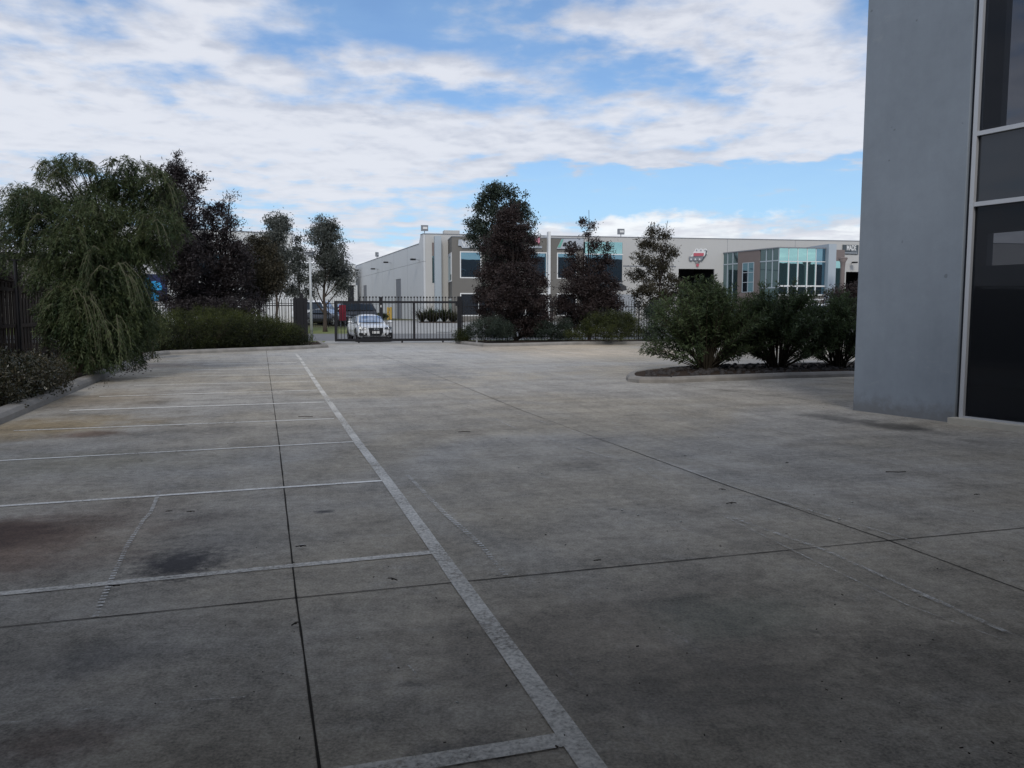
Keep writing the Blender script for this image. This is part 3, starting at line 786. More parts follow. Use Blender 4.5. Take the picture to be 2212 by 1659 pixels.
# main front wall with two dark loading doors
b = MB()
dA = (fs(1466), fs(1543.4)); dB = (fs(1828), fs(1900))
zA_ = fz(580.5, dA[0]); zB_ = fz(587, dB[0])
for z0, z1, sg in ((0, min(zA_, zB_), [(0.21, dA[0]), (dA[1], dB[0]), (dB[1], SF)]),):
    for a, c in sg: sbox(b, a, c, -.2, 0, z0, z1)
zlo, zhi = min(zA_, zB_), max(zA_, zB_)
if zA_ < zB_: sbox(b, .21, dB[0], -.2, 0, zlo, zhi); sbox(b, dB[1], SF, -.2, 0, zlo, zhi)
else: sbox(b, .21, dA[0], -.2, 0, zlo, zhi); sbox(b, dA[1], SF, -.2, 0, zlo, zhi)
sbox(b, .21, SF, -.2, 0, zhi, HM)
b.build('front_wall', M['offwhite'], wh)
b = MB(); sbox(b, 0.0, SF, -.24, .04, HM, HM + .07); 
b.hull8([sp(0, -.03, HM), sp(s3, -.03, HM), sp(s3, .24, HM), sp(0, .24, HM)], [sp(0, -.03, HM + .07), sp(s3, -.03, HM + .07), sp(s3, .24, HM + .07), sp(0, .24, HM + .07)])
sidebox(b, s2, SL, -.03, .24, HS, HS + .07); b.build('wall_capping', M['cap'], wh)
b = MB(); sbox(b, fs(1346), dA[0] - .3, .001, .02, fz(576.5, fs(1400)), fz(574, fs(1400))); b.build('wall_groove', M['groove'], wh)
for d_, zt in ((dA, zA_), (dB, zB_)):
    b = MB(); sbox(b, d_[0] - .4, d_[1] + .4, -6.2, -6.0, 0, zt + .6); sbox(b, d_[0] - .5, d_[0] - .3, -6, -.21, 0, zt + .6); sbox(b, d_[1] + .3, d_[1] + .5, -6, -.21, 0, zt + .6)
    sbox(b, d_[0] - .5, d_[1] + .5, -6, -.21, zt + .6, zt + .7); b.build('loading_bay', M['void'], wh)
rf = MB()
rc = [sp(.3, .2, 0), sp(SL, .2, 0), fpt(SF, -45, 0), fpt(SF, -.25, 0)]
rf.prism([(p.x, p.y) for p in rc], 7.7, 7.9); rf.build('roof', M['cap'], wh)
# beige strip window between the main wall corner and the blade fin
b = MB(); fbox(b, 933.6, 939, 0.001, .03, fz(524.5, 2), fz(611, 2)); b.build('strip_window', M['tealdark'], wh)
b = MB(); fbox(b, 933.6, 939, 0.03, .05, fz(553, 2), fz(524.5, 2)); b.build('strip_panel', M['brown'], wh)
b = MB(); fbox(b, 939.5, 953.6, 0.0, 1.0, 0, fz(509.7, fs(946), 1.0)); b.build('blade_fin', M['fin'], wh)
# --- office block A (taupe) and B
OA = 3.75
sA0 = fs(976.3, OA); sA1 = fs(1184.2, OA)
HA = fz(511.5, sA0, OA)
wins = []
def office(s0, s1, z1, front_openings, name='office_wall'):
    """solid taupe block with real window recesses on the front"""
    b = MB()
    sbox(b, s0, s0 + .2, 0.0, OA - .2, 0, z1); sbox(b, s1 - .2, s1, 0.0, OA - .2, 0, z1)
    sbox(b, s0, s1, 0.0, OA, z1 - .02, z1)
    zs = sorted({0, z1 - .02} | {o[2] for o in front_openings} | {o[3] for o in front_openings})
    for za, zb in zip(zs, zs[1:]):
        cur = s0
        for o in sorted(o for o in front_openings if o[2] <= za + 1e-6 and o[3] >= zb - 1e-6):
            sbox(b, cur, o[0], OA - .2, OA, za, zb); cur = o[1]
        sbox(b, cur, s1, OA - .2, OA, za, zb)
    return b.build(name, M['taupe'], wh)
zU0, zU1 = fz(601.0, fs(1010, OA), OA), fz(543.0, fs(1010, OA), OA)
zL1 = fz(633.0, fs(1010, OA), OA)
f = lambda v: fs(v, OA)
opA = [(f(993.5), f(1040), zU0, zU1), (f(1060), f(1120), zU0, zU1), (f(1135), f(1182), zU0, zU1),
       (f(993.5), f(1074), 1.2, zL1), (f(1090), f(1180), 1.2, zL1)]
office(sA0, sA1, HA, opA)
opB = [(f(1203), f(1246), zU0, zU1), (f(1203), f(1246), 1.2, zL1)]
office(f(1190), f(1262), HA, opB)
def window(s0, s1, z0, z1, off, glass, mull=(), trans=(), depth=.12, fw=.10, parent=None, frame=None):
    b = MB(); o1 = off - depth + .06
    for a, c, y0, y1 in ((s0, s0 + fw, z0, z1), (s1 - fw, s1, z0, z1), (s0 + fw, s1 - fw, z0, z0 + fw), (s0 + fw, s1 - fw, z1 - fw, z1)):
        sbox(b, a, c, off - .16, off + .025, y0, y1)
    for m_ in mull: sbox(b, m_ - .04, m_ + .04, off - .1, off + .012, z0 + fw, z1 - fw)
    for m_ in trans: sbox(b, s0 + fw, s1 - fw, off - .1, off + .018, m_ - .04, m_ + .04)
    fr = b.build('window', frame or M['white'], wh)
    b = MB(); sbox(b, s0 + fw, s1 - fw, off - .09, off - .06, z0 + fw, z1 - fw); b.build('pane', glass, fr)
for i, o in enumerate(opA + opB):
    low = o[2] < 2
    window(o[0], o[1], o[2], o[3], OA, M['navy'] if not low else M['spandrel'], mull=[(o[0] + o[1]) / 2] if low else (), parent=wh)
b = MB(); sbox(b, sA0 - .02, f(1262) , -.02, OA + .04, HA, HA + .08); b.build('office_capping', M['cap'], wh)
# side windows of block A (facing the driveway): tall dark window with blinds and white poster, lower window
xs = sA0
def xbox(b, x0, x1, o0, o1, z0, z1): sbox(b, x0, x1, o0, o1, z0, z1)
zs0, zs1 = fz(608, sA0, 1.6), fz(549, sA0, 1.6)
fw_ = MB()
for (z0, z1) in ((zs0 - .06, zs0 + .06), (zs1 - .05, zs1 + .03)): xbox(fw_, xs - .05, xs - .002, .35, OA - .1, z0, z1)
for o_ in (.35, OA - .18): xbox(fw_, xs - .048, xs - .002, o_, o_ + .08, zs0 + .05, zs1 - .04)
fr = fw_.build('window', M['white'], wh)
b = MB(); xbox(b, xs - .03, xs - .003, .43, 2.55, zs0 + .06, zs1 - .05); b.build('pane', M['tealdark'], fr)
b = MB()
for k_ in range(5): xbox(b, xs - .04, xs - .031, .5 + k_ * .42, .56 + k_ * .42, zs0 + .06, zs1 - .05)
b.build('blind', M['silversign'], fr)
b = MB(); xbox(b, xs - .03, xs - .003, 2.57, OA - .20, zs1 - 2.0, zs1 - .05); b.build('poster', M['white'], fr)
fw_ = MB(); xbox(fw_, xs - .05, xs - .002, .35, OA - .1, 2.75, 2.87)
for o_ in (.35, OA - .3): xbox(fw_, xs - .048, xs - .002, o_, o_ + .08, 1.2, 2.76)
fr = fw_.build('window', M['white'], wh)
b = MB(); xbox(b, xs - .03, xs - .003, .43, OA - .3, 1.2, 2.75); b.build('pane', M['tealdark'], fr)
# divider fin
b = MB(); sF0, sF1 = fs(1184.4, OA + .7), fs(1189.4, OA + .7)
sbox(b, sF0, sF1, OA + .001, OA + .7, 0, fz(500, sF0, OA + .7)); sbox(b, sF0, sF1, 0, OA + .001, 0, HA + .3); b.build('divider_fin', M['white'], wh)
# glass block with transom, dark awning below
OG = 4.3
g0, g1 = fs(1262.5, OG), fs(1345.8, OG)
zg0, zg1, zgt = fz(610.5, g1, OG), fz(523.0, g1, OG), fz(549.7, g1, OG)
b = MB(); sbox(b, g0, g1, 0, OG - .25, zg0, zg1 - .02); b.build('glass_block_core', M['void'], wh)
b = MB(); sbox(b, g0 + .08, g1 - .08, OG - .2, OG - .05, zgt + .05, zg1 - .02); b.build('glass_pane', M['teal'], wh)
b = MB(); sbox(b, g0 + .08, g1 - .08, OG - .2, OG - .05, zg0, zgt - .05); b.build('glass_pane', M['navy'], wh)
b = MB(); sbox(b, g0, g1, OG - .24, OG, zgt - .05, zgt + .05); sbox(b, g0, g1, OG - .24, OG, zg0 - .08, zg0); sbox(b, g0, g0 + .08, OG - .24, OG - .01, zg0, zgt - .05)
b.build('glass_block_frame', M['white'], wh)
b = MB(); a_, c_ = fs(1262, 6), fs(1353, 6)
b.hull8([fpt(a_, 6.2, fz(627, a_, 6)), fpt(c_, 6.2, fz(627, a_, 6)), fpt(c_ + .2, OG, fz(627, a_, 6)), fpt(a_, OG, fz(627, a_, 6))],
        [fpt(a_, 6.1, fz(618, a_, 6)), fpt(c_, 6.1, fz(618, a_, 6)), fpt(c_ + .1, OG, zg0 - .1), fpt(a_, OG, zg0 - .1)])
b.build('awning', M['plastic'], wh)
b = MB(); sbox(b, g0, fs(1325, OG), 0, OG - .6, 0, zg0 - .1); b.build('entry_wall', M['void'], wh)
b = MB(); sbox(b, fs(1330, 0), fs(1375, 0), .002, .05, 0, 3.4); b.build('roller_door', M['rollerdoor'], wh)
# --- teal glass office C
Cb = Vector((KX(1561) * 85.6, 85.6, 0)); Cf = Vector((KX(1682.5) * 78.3, 78.3, 0)); HC = 7.72
kq = KX(1782); cs = Cf + FD * ((kq * Cf.y - Cf.x) / (FD.x - kq * FD.y))
def lerpbox(b, A, B, t0, t1, i0_, i1_, z0, z1):
    d = B - A; n_ = Vector((d.y, -d.x, 0)).normalized()   # right of travel = outward here
    p0 = A + d * t0; p1 = A + d * t1
    b.hull8([p0 + n_ * i1_ + Vector((0, 0, z0)), p1 + n_ * i1_ + Vector((0, 0, z0)), p1 + n_ * i0_ + Vector((0, 0, z0)), p0 + n_ * i0_ + Vector((0, 0, z0))],
            [p0 + n_ * i1_ + Vector((0, 0, z1)), p1 + n_ * i1_ + Vector((0, 0, z1)), p1 + n_ * i0_ + Vector((0, 0, z1)), p0 + n_ * i0_ + Vector((0, 0, z1))])
def tpx(A, B, vx):
    kx = KX(vx); d = B - A
    return (kx * A.y - A.x) / (d.x - kx * d.y)
def zpx(A, B, t, vy):
    p = A + (B - A) * t; d = ray(1106, vy); return CH + d.z / d.y * p.y
b = MB()
cpoly = [Cb, Cf, cs, cs + FN * 6.5]
ctr = sum(cpoly, Vector()) / 4
b.prism([((p.x - ctr.x) * .985 + ctr.x, (p.y - ctr.y) * .985 + ctr.y) for p in cpoly], 0, HC - .05); b.build('office_core', M['void'], wh)
b = MB(); b.prism([(p.x, p.y) for p in [Cb + Vector((-.1, 0, 0)), Cf + Vector((-.1, -.12, 0)), cs + Vector((0, -.12, 0)), cs + FN * 6.5]], HC, HC + .10); b.build('office_capping', M['cap'], wh)
ta, tb = tpx(Cb, Cf, 1594.6), tpx(Cb, Cf, 1642)
zT = zpx(Cb, Cf, 0, 571.9)
for t0, t1 in ((0, ta), (tb, 1)):
    for z0, z1 in ((.9, zT), (zT, HC)):
        b = MB(); lerpbox(b, Cb, Cf, t0, t1, -.1, 0.0, z0, z1); b.build('glass_pane', M['tealdark'], wh)
b = MB(); lerpbox(b, Cb, Cf, ta, tb, -.1, .06, 0, HC); b.build('brown_panel', M['brown'], wh)
zr = 3.95
for t0, t1 in ((0, ta), (tb, 1)):
    b = MB(); lerpbox(b, Cb, Cf, t0, t1, 0.001, .05, zT - .05, zT + .05)
    n_ = 3
    for k_ in range(0 if t0 == 0 else 1, n_ + (1 if t0 > 0 else 0)):
        tm = t0 + (t1 - t0) * k_ / n_
        lerpbox(b, Cb, Cf, max(tm - .006, 0), tm + .006, 0.001, .045, zr if t0 > 0 else .9, zT - .04); lerpbox(b, Cb, Cf, max(tm - .006, 0), tm + .006, 0.001, .045, zT + .04, HC)
    if t0 > 0: lerpbox(b, Cb, Cf, tb, 1, 0.001, .06, zr - .05, zr + .05)
    b.build('glazing_bars', M['fin'], wh)
wA, wB = tpx(Cb, Cf, 1605.6), tpx(Cb, Cf, 1629.8)
b = MB(); z0w, z1w = 3.6, zpx(Cb, Cf, (wA + wB) / 2, 567.5)
lerpbox(b, Cb, Cf, wA, wB, .061, .075, z0w, z1w); pn_ = b.build('window', M['navy'], wh)
b = MB()
for k_ in range(3): lerpbox(b, Cb, Cf, wA + (wB - wA) * k_ / 2 - .005, wA + (wB - wA) * k_ / 2 + .005, .076, .10, z0w, z1w)
for k_ in range(4): lerpbox(b, Cb, Cf, wA, wB, .076, .095, z0w + (z1w - z0w) * k_ / 3 - .03, z0w + (z1w - z0w) * k_ / 3 + .03)
b.build('frame', M['fin'], pn_)
zF0 = zpx(Cf, cs, .5, 618); zFt = zpx(Cf, cs, .5, 565); zFl = zpx(Cf, cs, .5, 637)
ms = [tpx(Cf, cs, v) for v in (1702.9, 1722.8, 1742.9, 1761.8)]
edges = [0] + ms + [1]
for k_ in range(5):
    for z0, z1 in ((zF0 + .04, zFt - .03), (zFt + .03, HC)):
        b = MB(); lerpbox(b, Cf, cs, edges[k_] + .004, edges[k_ + 1] - .004, -.1, 0, z0, z1)
        b.build('glass_pane', M['teal'] if k_ < 4 else M['navy'], wh)
b = MB(); lerpbox(b, Cf, cs, 0.004, .996, -.1, 0, zFl + .04, zF0 - .04); b.build('glass_pane', M['navy'], wh)
b = MB()
for t_ in ms: lerpbox(b, Cf, cs, t_ - .011, t_ + .011, 0.001, .08, zFl, zFt); lerpbox(b, Cf, cs, t_ - .006, t_ + .006, 0.001, .03, zFt, HC)
for z in (zF0, zFl): lerpbox(b, Cf, cs, 0, 1, 0.001, .095, z - .07, z + .07)
lerpbox(b, Cf, cs, 0, 1, 0.001, .05, zFt - .035, zFt + .035)
b.build('glazing_bars', M['white'], wh)
b = MB(); lerpbox(b, Cf, cs, 0, 1, -.1, .02, 0, zFl - .07); b.build('dado_wall', M['taupe'], wh)
# white end fin and brown return beyond it
e0 = cs + FD * .03; kf = KX(1798.8); tF = (kf * e0.y - e0.x) / (FD.x - kf * FD.y)
b = MB(); lerpbox(b, e0, e0 + FD, 0, tF, -6.0, .55, 0, 8.15); b.build('end_fin', M['fin'], wh)
OB = 3.0
h0, h1 = fs(1799.5, OB), fs(1824, OB)
b = MB(); sbox(b, h0, h1, 0, OB, 0, 3.6); sbox(b, h0, h1, 0, OB, fz(563.5, h0, OB), fz(539.4, h0, OB)); sbox(b, h1 - .25, h1, 0, OB, 3.6, fz(563.5, h0, OB)); sbox(b, h0, h1 - .25, 0, .3, 3.6, fz(563.5, h0, OB))
b.build('brown_return', M['brown'], wh)
b = MB(); sbox(b, h0, h1 - .25, OB - .2, OB - .1, 3.6, fz(563.5, h0, OB)); b.build('glass_pane', M['teal'], wh)
b = MB(); sbox(b, h0, h1 - .25, OB - .2, OB, 3.56, 3.68); sbox(b, h1 - .27, h1 - .18, OB + .001, OB + .03, 3.6, fz(563.5, h0, OB)); b.build('glazing_bars', M['white'], wh)
b = MB(); c0_ = fs(1560, 0) - .2
sbox(b, fs(1600), fs(1640), -2.2, -.6, HM - .3, HM + .0); b.build('roof_plant', M['offwhite'], wh)
b = MB(); b.box(fpt(fs(975, -3), -3, 9.5), (1.6, 1.4, .7), T10); b.build('roof_plant', M['offwhite'], wh)

# --- signs on the warehouse (each a thing of its own)
TZ = T10
def facade_plate(name, poly_px, off, th, mat, label, cat='sign'):
    """flat sign plate from picture outline, standing off the wall"""
    pts = []
    for vx, vy in poly_px:
        s_ = fs(vx, off); pts.append((s_, fz(vy, s_, off)))
    b = MB(); n = len(pts)
    b.add([fpt(s_, off, z) for s_, z in pts] + [fpt(s_, off - th, z) for s_, z in pts],
          [tuple(range(n)), tuple(range(n, 2 * n))[::-1]] + [(i, n + i, n + (i + 1) % n, (i + 1) % n) for i in range(n)])
    o = b.build(name, mat); tag(o, label, cat); return o, pts
offS = OA + .14
sg, _ = facade_plate('office_sign', [(991, 517.5), (999.5, 517.5), (1000, 520), (1026, 519), (1040, 517.5), (1062, 517.5), (1062, 535.8), (998.6, 535.8), (996.5, 531), (990, 530.5)], offS, .12, M['silversign'], 'silver office sign on taupe wall left of the maroon tree')
s_ = fs(997.5, offS + .02); text_obj('lettering', 'WILS', .82, fpt(s_, offS + .02, fz(534.3, s_, offS)), TZ, M['white'], sg, .015, sx=1.0)
sg, _ = facade_plate('letter_sign', [(1138, 531.5), (1170.6, 531.5), (1170.6, 535.8), (1138, 535.8)], offS, .1, M['silversign'], 'pink letter M sign on taupe wall right of the maroon tree')
s_ = fs(1151, offS); text_obj('lettering', 'M', .95, fpt(s_, offS, fz(527, s_, offS)), TZ, M['pinksign'], sg, .05, sx=.95, offset=.03)
sg, _ = facade_plate('office_sign', [(1202.8, 536.5), (1213, 516.0), (1260.5, 516.0), (1260.5, 537.5), (1202.8, 537.5)], offS, .12, M['silversign'], 'white and green slanted sign with black italic letters right of the divider fin')
a = MB()
s0_, s1_, s2_ = fs(1204, offS + .03), fs(1213.6, offS + .03), fs(1217, offS + .03); z0_, z1_ = fz(534.5, s0_, offS), fz(516.6, s0_, offS)
a.add([fpt(s0_, offS + .03, z0_), fpt(s0_ + .30, offS + .03, z0_), fpt(s2_, offS + .03, z1_), fpt(s1_, offS + .03, z1_)], [(0, 1, 2, 3)]); a.build('green_stripe', M['greensign'], sg)
s_ = fs(1214.5, offS + .02); text_obj('lettering', 'aSA', .70, fpt(s_, offS + .03, fz(531.5, s_, offS)), TZ, M['plastic'], sg, .012, shear=.35, sx=1.25, offset=.02)
# small panel sign on the side of block A
b = MB(); xbox(b, sA0 - .06, sA0 - .003, 1.2, 2.6, HA - 1.75, HA - 1.45); tag(b.build('small_plate', M['silversign']), 'small pale plate high on the side of the taupe office', 'sign')
# chain-link emblem
offE = .12
em = empty('emblem_sign', fpt(fs(1507), offE, fz(551, fs(1507))), 'white and grey linked emblem with red band above the dark loading door', 'sign')
def e2(vx, vy, off=offE): s_ = fs(vx, off); return fpt(s_, off, fz(vy, s_, off))
def epoly(px, off, th, mat, name):
    b = MB(); n = len(px); P_ = [e2(*p, off) for p in px]
    b.add(P_ + [p + FN * th for p in P_], [tuple(range(n)), tuple(range(n, 2 * n))[::-1]] + [(i, n + i, n + (i + 1) % n, (i + 1) % n) for i in range(n)])
    return b.build(name, mat, em)
def ring_px(cx, cy, r0, r1, a0, a1, n=12): return [(cx + r0 * math.cos(R(a0 + (a1 - a0) * i / n)), cy - r1 * math.sin(R(a0 + (a1 - a0) * i / n))) for i in range(n + 1)]
for k_ in range(3):
    cx = 1504.5 + k_ * 9.2; bx = 1492.0 + k_ * 9.2
    top = ring_px(cx, 540.8, 4.3, 4.0, -30, 170)
    up = top + ([(1493.5, 552)] if k_ == 0 else [(cx - 6.2, 546)]) + ([(1491, 553.8)] if k_ == 0 else []) + [(bx + 2 if k_ else 1494, 554), (bx + 11, 554), (cx + 5, 548)]
    epoly(up, .13 + k_ * .015, .06, M['white'], 'link_plate')
    lo = [(bx - 3.5, 554), (bx + 9, 554), (bx + 5.6, 561.5)] + ring_px(bx + .6, 560.2, 4.3, 4.2, -20, -190)
    epoly(lo, .13 + k_ * .015, .06, M['cap'], 'link_plate')
    epoly(ring_px(cx - .2, 540.6, 1.7, 1.7, 0, 340, 10), .19 + k_ * .01, .02, M['rollerdoor'], 'link_hole')
    epoly(ring_px(bx + .6, 560.0, 1.7, 1.7, 0, 340, 10), .19 + k_ * .01, .02, M['white'], 'link_hole')
epoly([(1524.5, 541), (1527, 541), (1525.5, 551), (1516.5, 564), (1514, 563.5), (1523, 550)], .175, .1, M['greysign'], 'link_edge')
epoly([(1498, 546.5), (1520, 546.5), (1519.5, 552.8), (1498, 553.2)], .25, .03, M['redsign'], 'red_band')
epoly([(1502, 567.0), (1511.8, 567.0), (1511.8, 568.3), (1502, 568.3)], .14, .03, M['greysign'], 'small_line')
epoly([(1504.2, 569.8), (1509.8, 569.8), (1509.8, 574), (1507, 577), (1504.2, 574)], .14, .03, M['redsign'], 'shield')
sg, _ = facade_plate('wall_sign', [(1819.5, 528.5), (1853, 529.5), (1853, 549.5), (1819.5, 548.5)], .12, .1, M['greysign'], 'charcoal sign reading MADE high on the pale wall beside the near building')
s_ = fs(1827.5, .14); text_obj('lettering', 'MADE', .74, fpt(s_, .14, fz(540.2, s_, .14)), TZ, M['white'], sg, .012, sx=.56, offset=.02)
a = MB(); s0_, s1_ = fs(1822, .14), fs(1851, .14)
sbox(a, fs(1838, .14), s1_, .13, .15, fz(542.6, s0_, .1), fz(541.4, s0_, .1)); sbox(a, s0_, s1_, .13, .15, fz(547.4, s0_, .1), fz(545.2, s0_, .1)); a.build('small_line', M['rollerdoor'], sg)
# floodlights
def floodlight(p, rz, label, big=False):
    e = empty('floodlight', p, label, 'floodlight', 'floodlights on the warehouse walls and roof')
    b = MB(); p = Vector(p); d = Vector((math.cos(rz), math.sin(rz), 0)); q = Vector((-d.y, d.x, 0))
    if big:
        b.tube([p, p + Vector((0, 0, .25))], .04, 5); b.build('bracket', M['cap'], e)
        b = MB(); b.box(p + Vector((0, 0, .52)), (.70, .22, .56), rz); b.build('lamp_body', M['cap'], e)
        b = MB(); b.box(p + Vector((.05, 0, .52)) - q * -.125 * -1, (.42, .03, .22), rz); b.build('lamp_glass', M['white'], e)
    else:
        b.tube([p, p + d * .55 + Vector((0, 0, .12))], .03, 5); b.build('bracket', M['cap'], e)
        b = MB(); b.box(p + d * .65 + Vector((0, 0, .06)), (.5, .42, .16), rz); b.build('lamp_body', M['plastic'], e)
    return e
rzS = math.atan2(-SINW.y, -SINW.x)
for vx, vy, lab in ((758 + 4, 0, ''),): pass
for vx, vy, lab in ((780.5, 584.5, 'small dark wall floodlight above the far roller door of the side wall'), (816.5, 582, 'small dark wall floodlight between the two roller doors of the side wall'),
                    (845.5, 568, 'small dark wall floodlight above the nearer roller door of the side wall'), (907 - 1.0, 562, 'small dark wall floodlight at the street corner of the side wall')):
    d_ = sd(vx); d_ = max(d_, .5); p = sp(d_, -.01, 0); rr_ = ray(1106, vy); floodlight((p.x, p.y, CH + rr_.z / rr_.y * p.y), rzS, lab)
floodlight(fpt(fs(918), -.1, HM + .07), T10, 'square floodlight on the roof edge at the warehouse corner', True)
floodlight(fpt(fs(1341), -.1, HM + .07), T10, 'square floodlight on the roof edge above the teal glass block', True)
p = sp(sd(813), .1, HS + .05); floodlight(p, T10 + 1.2, 'tilted floodlight on the roof edge of the long side wall', True)
floodlight(fpt(fs(1838), .02, fz(569, fs(1838))), T10 - R(90), 'small dark wall floodlight under the charcoal MADE sign')

# ------------------------------------------------------------------ buildings on the left side of the street
def simple_block(name, label, A, B, depth, z0, h, mat, openings=(), capm='cap', cat='building'):
    """flat roofed tilt-panel building: front from A to B, openings as (u0,u1,z0,z1)"""
    A = Vector((A[0], A[1], 0)); B = Vector((B[0], B[1], 0)); d = (B - A); L = d.length; d.normalize(); n_ = Vector((-d.y, d.x, 0))
    e = empty(name, A + Vector((0, 0, z0)), label, cat)
    def bb(b, u0, u1, i0_, i1_, za, zb):
        b.hull8([A + d*u0 + n_*i0_ + Vector((0,0,za)), A + d*u1 + n_*i0_ + Vector((0,0,za)), A + d*u1 + n_*i1_ + Vector((0,0,za)), A + d*u0 + n_*i1_ + Vector((0,0,za))],
                [A + d*u0 + n_*i0_ + Vector((0,0,zb)), A + d*u1 + n_*i0_ + Vector((0,0,zb)), A + d*u1 + n_*i1_ + Vector((0,0,zb)), A + d*u0 + n_*i1_ + Vector((0,0,zb))])
    b = MB()
    zs = sorted({0.0, h} | {o[2] for o in openings} | {o[3] for o in openings})
    for za, zb in zip(zs, zs[1:]):
        cur = 0.0
        for o in sorted(o for o in openings if o[2] <= za + 1e-6 and o[3] >= zb - 1e-6): bb(b, cur, o[0], 0, .2, za, zb); cur = o[1]
        bb(b, cur, L, 0, .2, za, zb)
    bb(b, 0, .2, .2, depth, 0, h); bb(b, L - .2, L, .2, depth, 0, h); bb(b, .2, L - .2, depth - .2, depth, 0, h)
    b.build('wall', mat, e)
    b = MB(); bb(b, -.04, L + .04, -.04, .24, h, h + .08); bb(b, .2, L - .2, .24, depth, h - .5, h - .35); b.build('roof', M[capm], e)
    for o in openings:
        b = MB(); bb(b, o[0], o[1], .5, .55, o[2], o[3]); b.build('loading_bay' if o[3] - o[2] > 3 else 'window', M['void'] if o[3]-o[2] > 3 else M['navy'], e)
    return e, A, d, n_
l0, l1 = V(250, 600, 66), V(633.8, 600, 74)
e, A_, d_, n_ = simple_block('white_factory', 'white factory with bright lower wall behind the dusky purple trees', (l0.x, l0.y), (l1.x, l1.y), 25, .4, 8.6, M['white'], [(6, 9, 4.8, 6.6), (11, 14, 4.8, 6.6)])
l0, l1 = V(600, 600, 112), V(768, 600, 116)
simple_block('grey_factory', 'grey factory with dark open doorway behind the gum trees', (l0.x, l0.y), (l1.x, l1.y), 20, .8, 8.3, M['palewall'], [(9.6, 11.0, .9, 5.4)] )
l0, l1 = V(-260, 600, 62), V(225, 600, 66)
simple_block('brown_factory', 'low brown factory behind the timber fence and weeping tree', (l0.x, l0.y), (l1.x, l1.y), 22, .3, 6.2, M['taupe'])
# blue hoarding
bs = empty('blue_hoarding', V(331, 690, 60), 'navy hoarding with bright blue patches glimpsed left of the purple trees', 'sign')
b = MB(); b.hull8([V(300, 652, 60), V(362, 652, 60), V(362, 652, 60.2), V(300, 652, 60.2)], [V(300, 592, 60), V(362, 592, 60), V(362, 592, 60.2), V(300, 592, 60.2)]); b.build('board', M['navysign'], bs)
b = MB()
for vx in (306, 356): p = V(vx, 640, 60.3); b.tube([(p.x, p.y, .2), (p.x, p.y, 4.0)], .06, 6)
b.build('post', M['cap'], bs)
def bluepatch(px, y):
    b = MB(); P_ = [V(a_, c_, y) for a_, c_ in px]; n = len(P_)
    b.add(P_ + [p + Vector((0, .05, 0)) for p in P_], [tuple(range(n)), tuple(range(n, 2 * n))[::-1]] + [(i, n + i, n + (i + 1) % n, (i + 1) % n) for i in range(n)])
    b.build('blue_panel', M['bluesign'], bs)
bluepatch([(312, 603), (320, 600), (324, 609), (336, 607), (347, 612), (351, 626), (338, 627), (325, 623), (312, 619)], 59.93)
bluepatch([(327, 630), (338, 634), (346, 640), (343, 649), (316, 649), (318, 641), (328, 642)], 59.93)
bluepatch([(304, 628), (312, 630), (311, 652), (302, 652)], 59.93)

# ------------------------------------------------------------------ palisade fences and sliding gate
def picket_mesh(b, p, h, w=.025, cap=True, spear=False):
    b.box(p + Vector((0, 0, h / 2)), (w, w, h), T10)
    if cap: b.ball(p + Vector((0, 0, h + .02)), .05, 6, 4)
    if spear:
        b.add([p + Vector((x, y, h)) for x, y in ((-w/2, -w/2), (w/2, -w/2), (w/2, w/2), (-w/2, w/2))] + [p + Vector((0, 0, h + .09))], [(0,1,4),(1,2,4),(2,3,4),(3,0,4)])
def palisade(name, label, s0, s1, t, h, step, base, spear=True, panel=2.4, group=None, pw=.03):
    e = empty(name, ST((s0 + s1) / 2, t, base), label, 'fence', group)
    n = max(1, round((s1 - s0) / panel)); L = (s1 - s0) / n
    for i in range(n + 1):
        b = MB(); b.box(ST(s0 + i * L, t, base + (h + .05) / 2), (.065, .065, h + .05), T10); b.build('post', M['black'], e)
        if i < n:
            b = MB(); a = s0 + i * L; c = a + L
            for z in (.22, h - .28): b.box(ST((a + c) / 2, t, base + z), (L - .066, .04, .045), T10)
            m_ = int((L - .07) / step)
            for k_ in range(m_): picket_mesh(b, ST(a + (k_ + .75) * (L / (m_ + .5)), t - .034, base + .06), h - .06, .025, False, spear)
            b.build('panel', M['black'], e)
    return e
TG = 41.95

gs0, gs1 = s_at(722.5, TG), s_at(989.5, TG)
palisade('boundary_fence', 'black steel picket fence behind the green hedge left of the gate', -24.0, s_at(634, TG), TG + .35, 2.15, .15, 0.05)
palisade('boundary_fence', 'black steel picket fence behind the shrubs right of the gate', gs1 + .25, gs1 + 27, TG + .35, 2.1, .15, 0.05)
# cluster of heavy posts the gate slides past
gp = empty('gate_guide_posts', ST(gs0 - 1.4, TG + .1, 0), 'cluster of heavy black gate guide posts at the hedge end left of the gate', 'post')
for i in range(4):
    b = MB(); b.box(ST(s_at(637 + i * 7.5, TG) , TG + .2 + .05 * (i % 2), 1.15 + (.12 if i == 2 else 0)), (.20 if i % 2 else .14, .10, 2.3 + (.24 if i == 2 else 0)), T10); b.build('post', M['black'], gp)
b = MB(); b.box(ST(s_at(648, TG), TG + .3, 1.0), (.7, .04, 1.9), T10); b.build('screen', M['black'], gp)
gate = empty('sliding_gate', ST((gs0 + gs1) / 2, TG, 0), 'long black sliding picket gate with ball finials across the driveway', 'gate')
GWd = gs1 - gs0
bz, tz_ = .06, 2.10
b = MB(); b.box(ST(gs0 + GWd / 2, TG, bz + .10), (GWd, .07, .13), T10); b.build('bottom_rail', M['black'], gate)
b = MB(); b.box(ST(gs0 + GWd / 2, TG, tz_), (GWd, .06, .11), T10); b.build('top_rail', M['black'], gate)
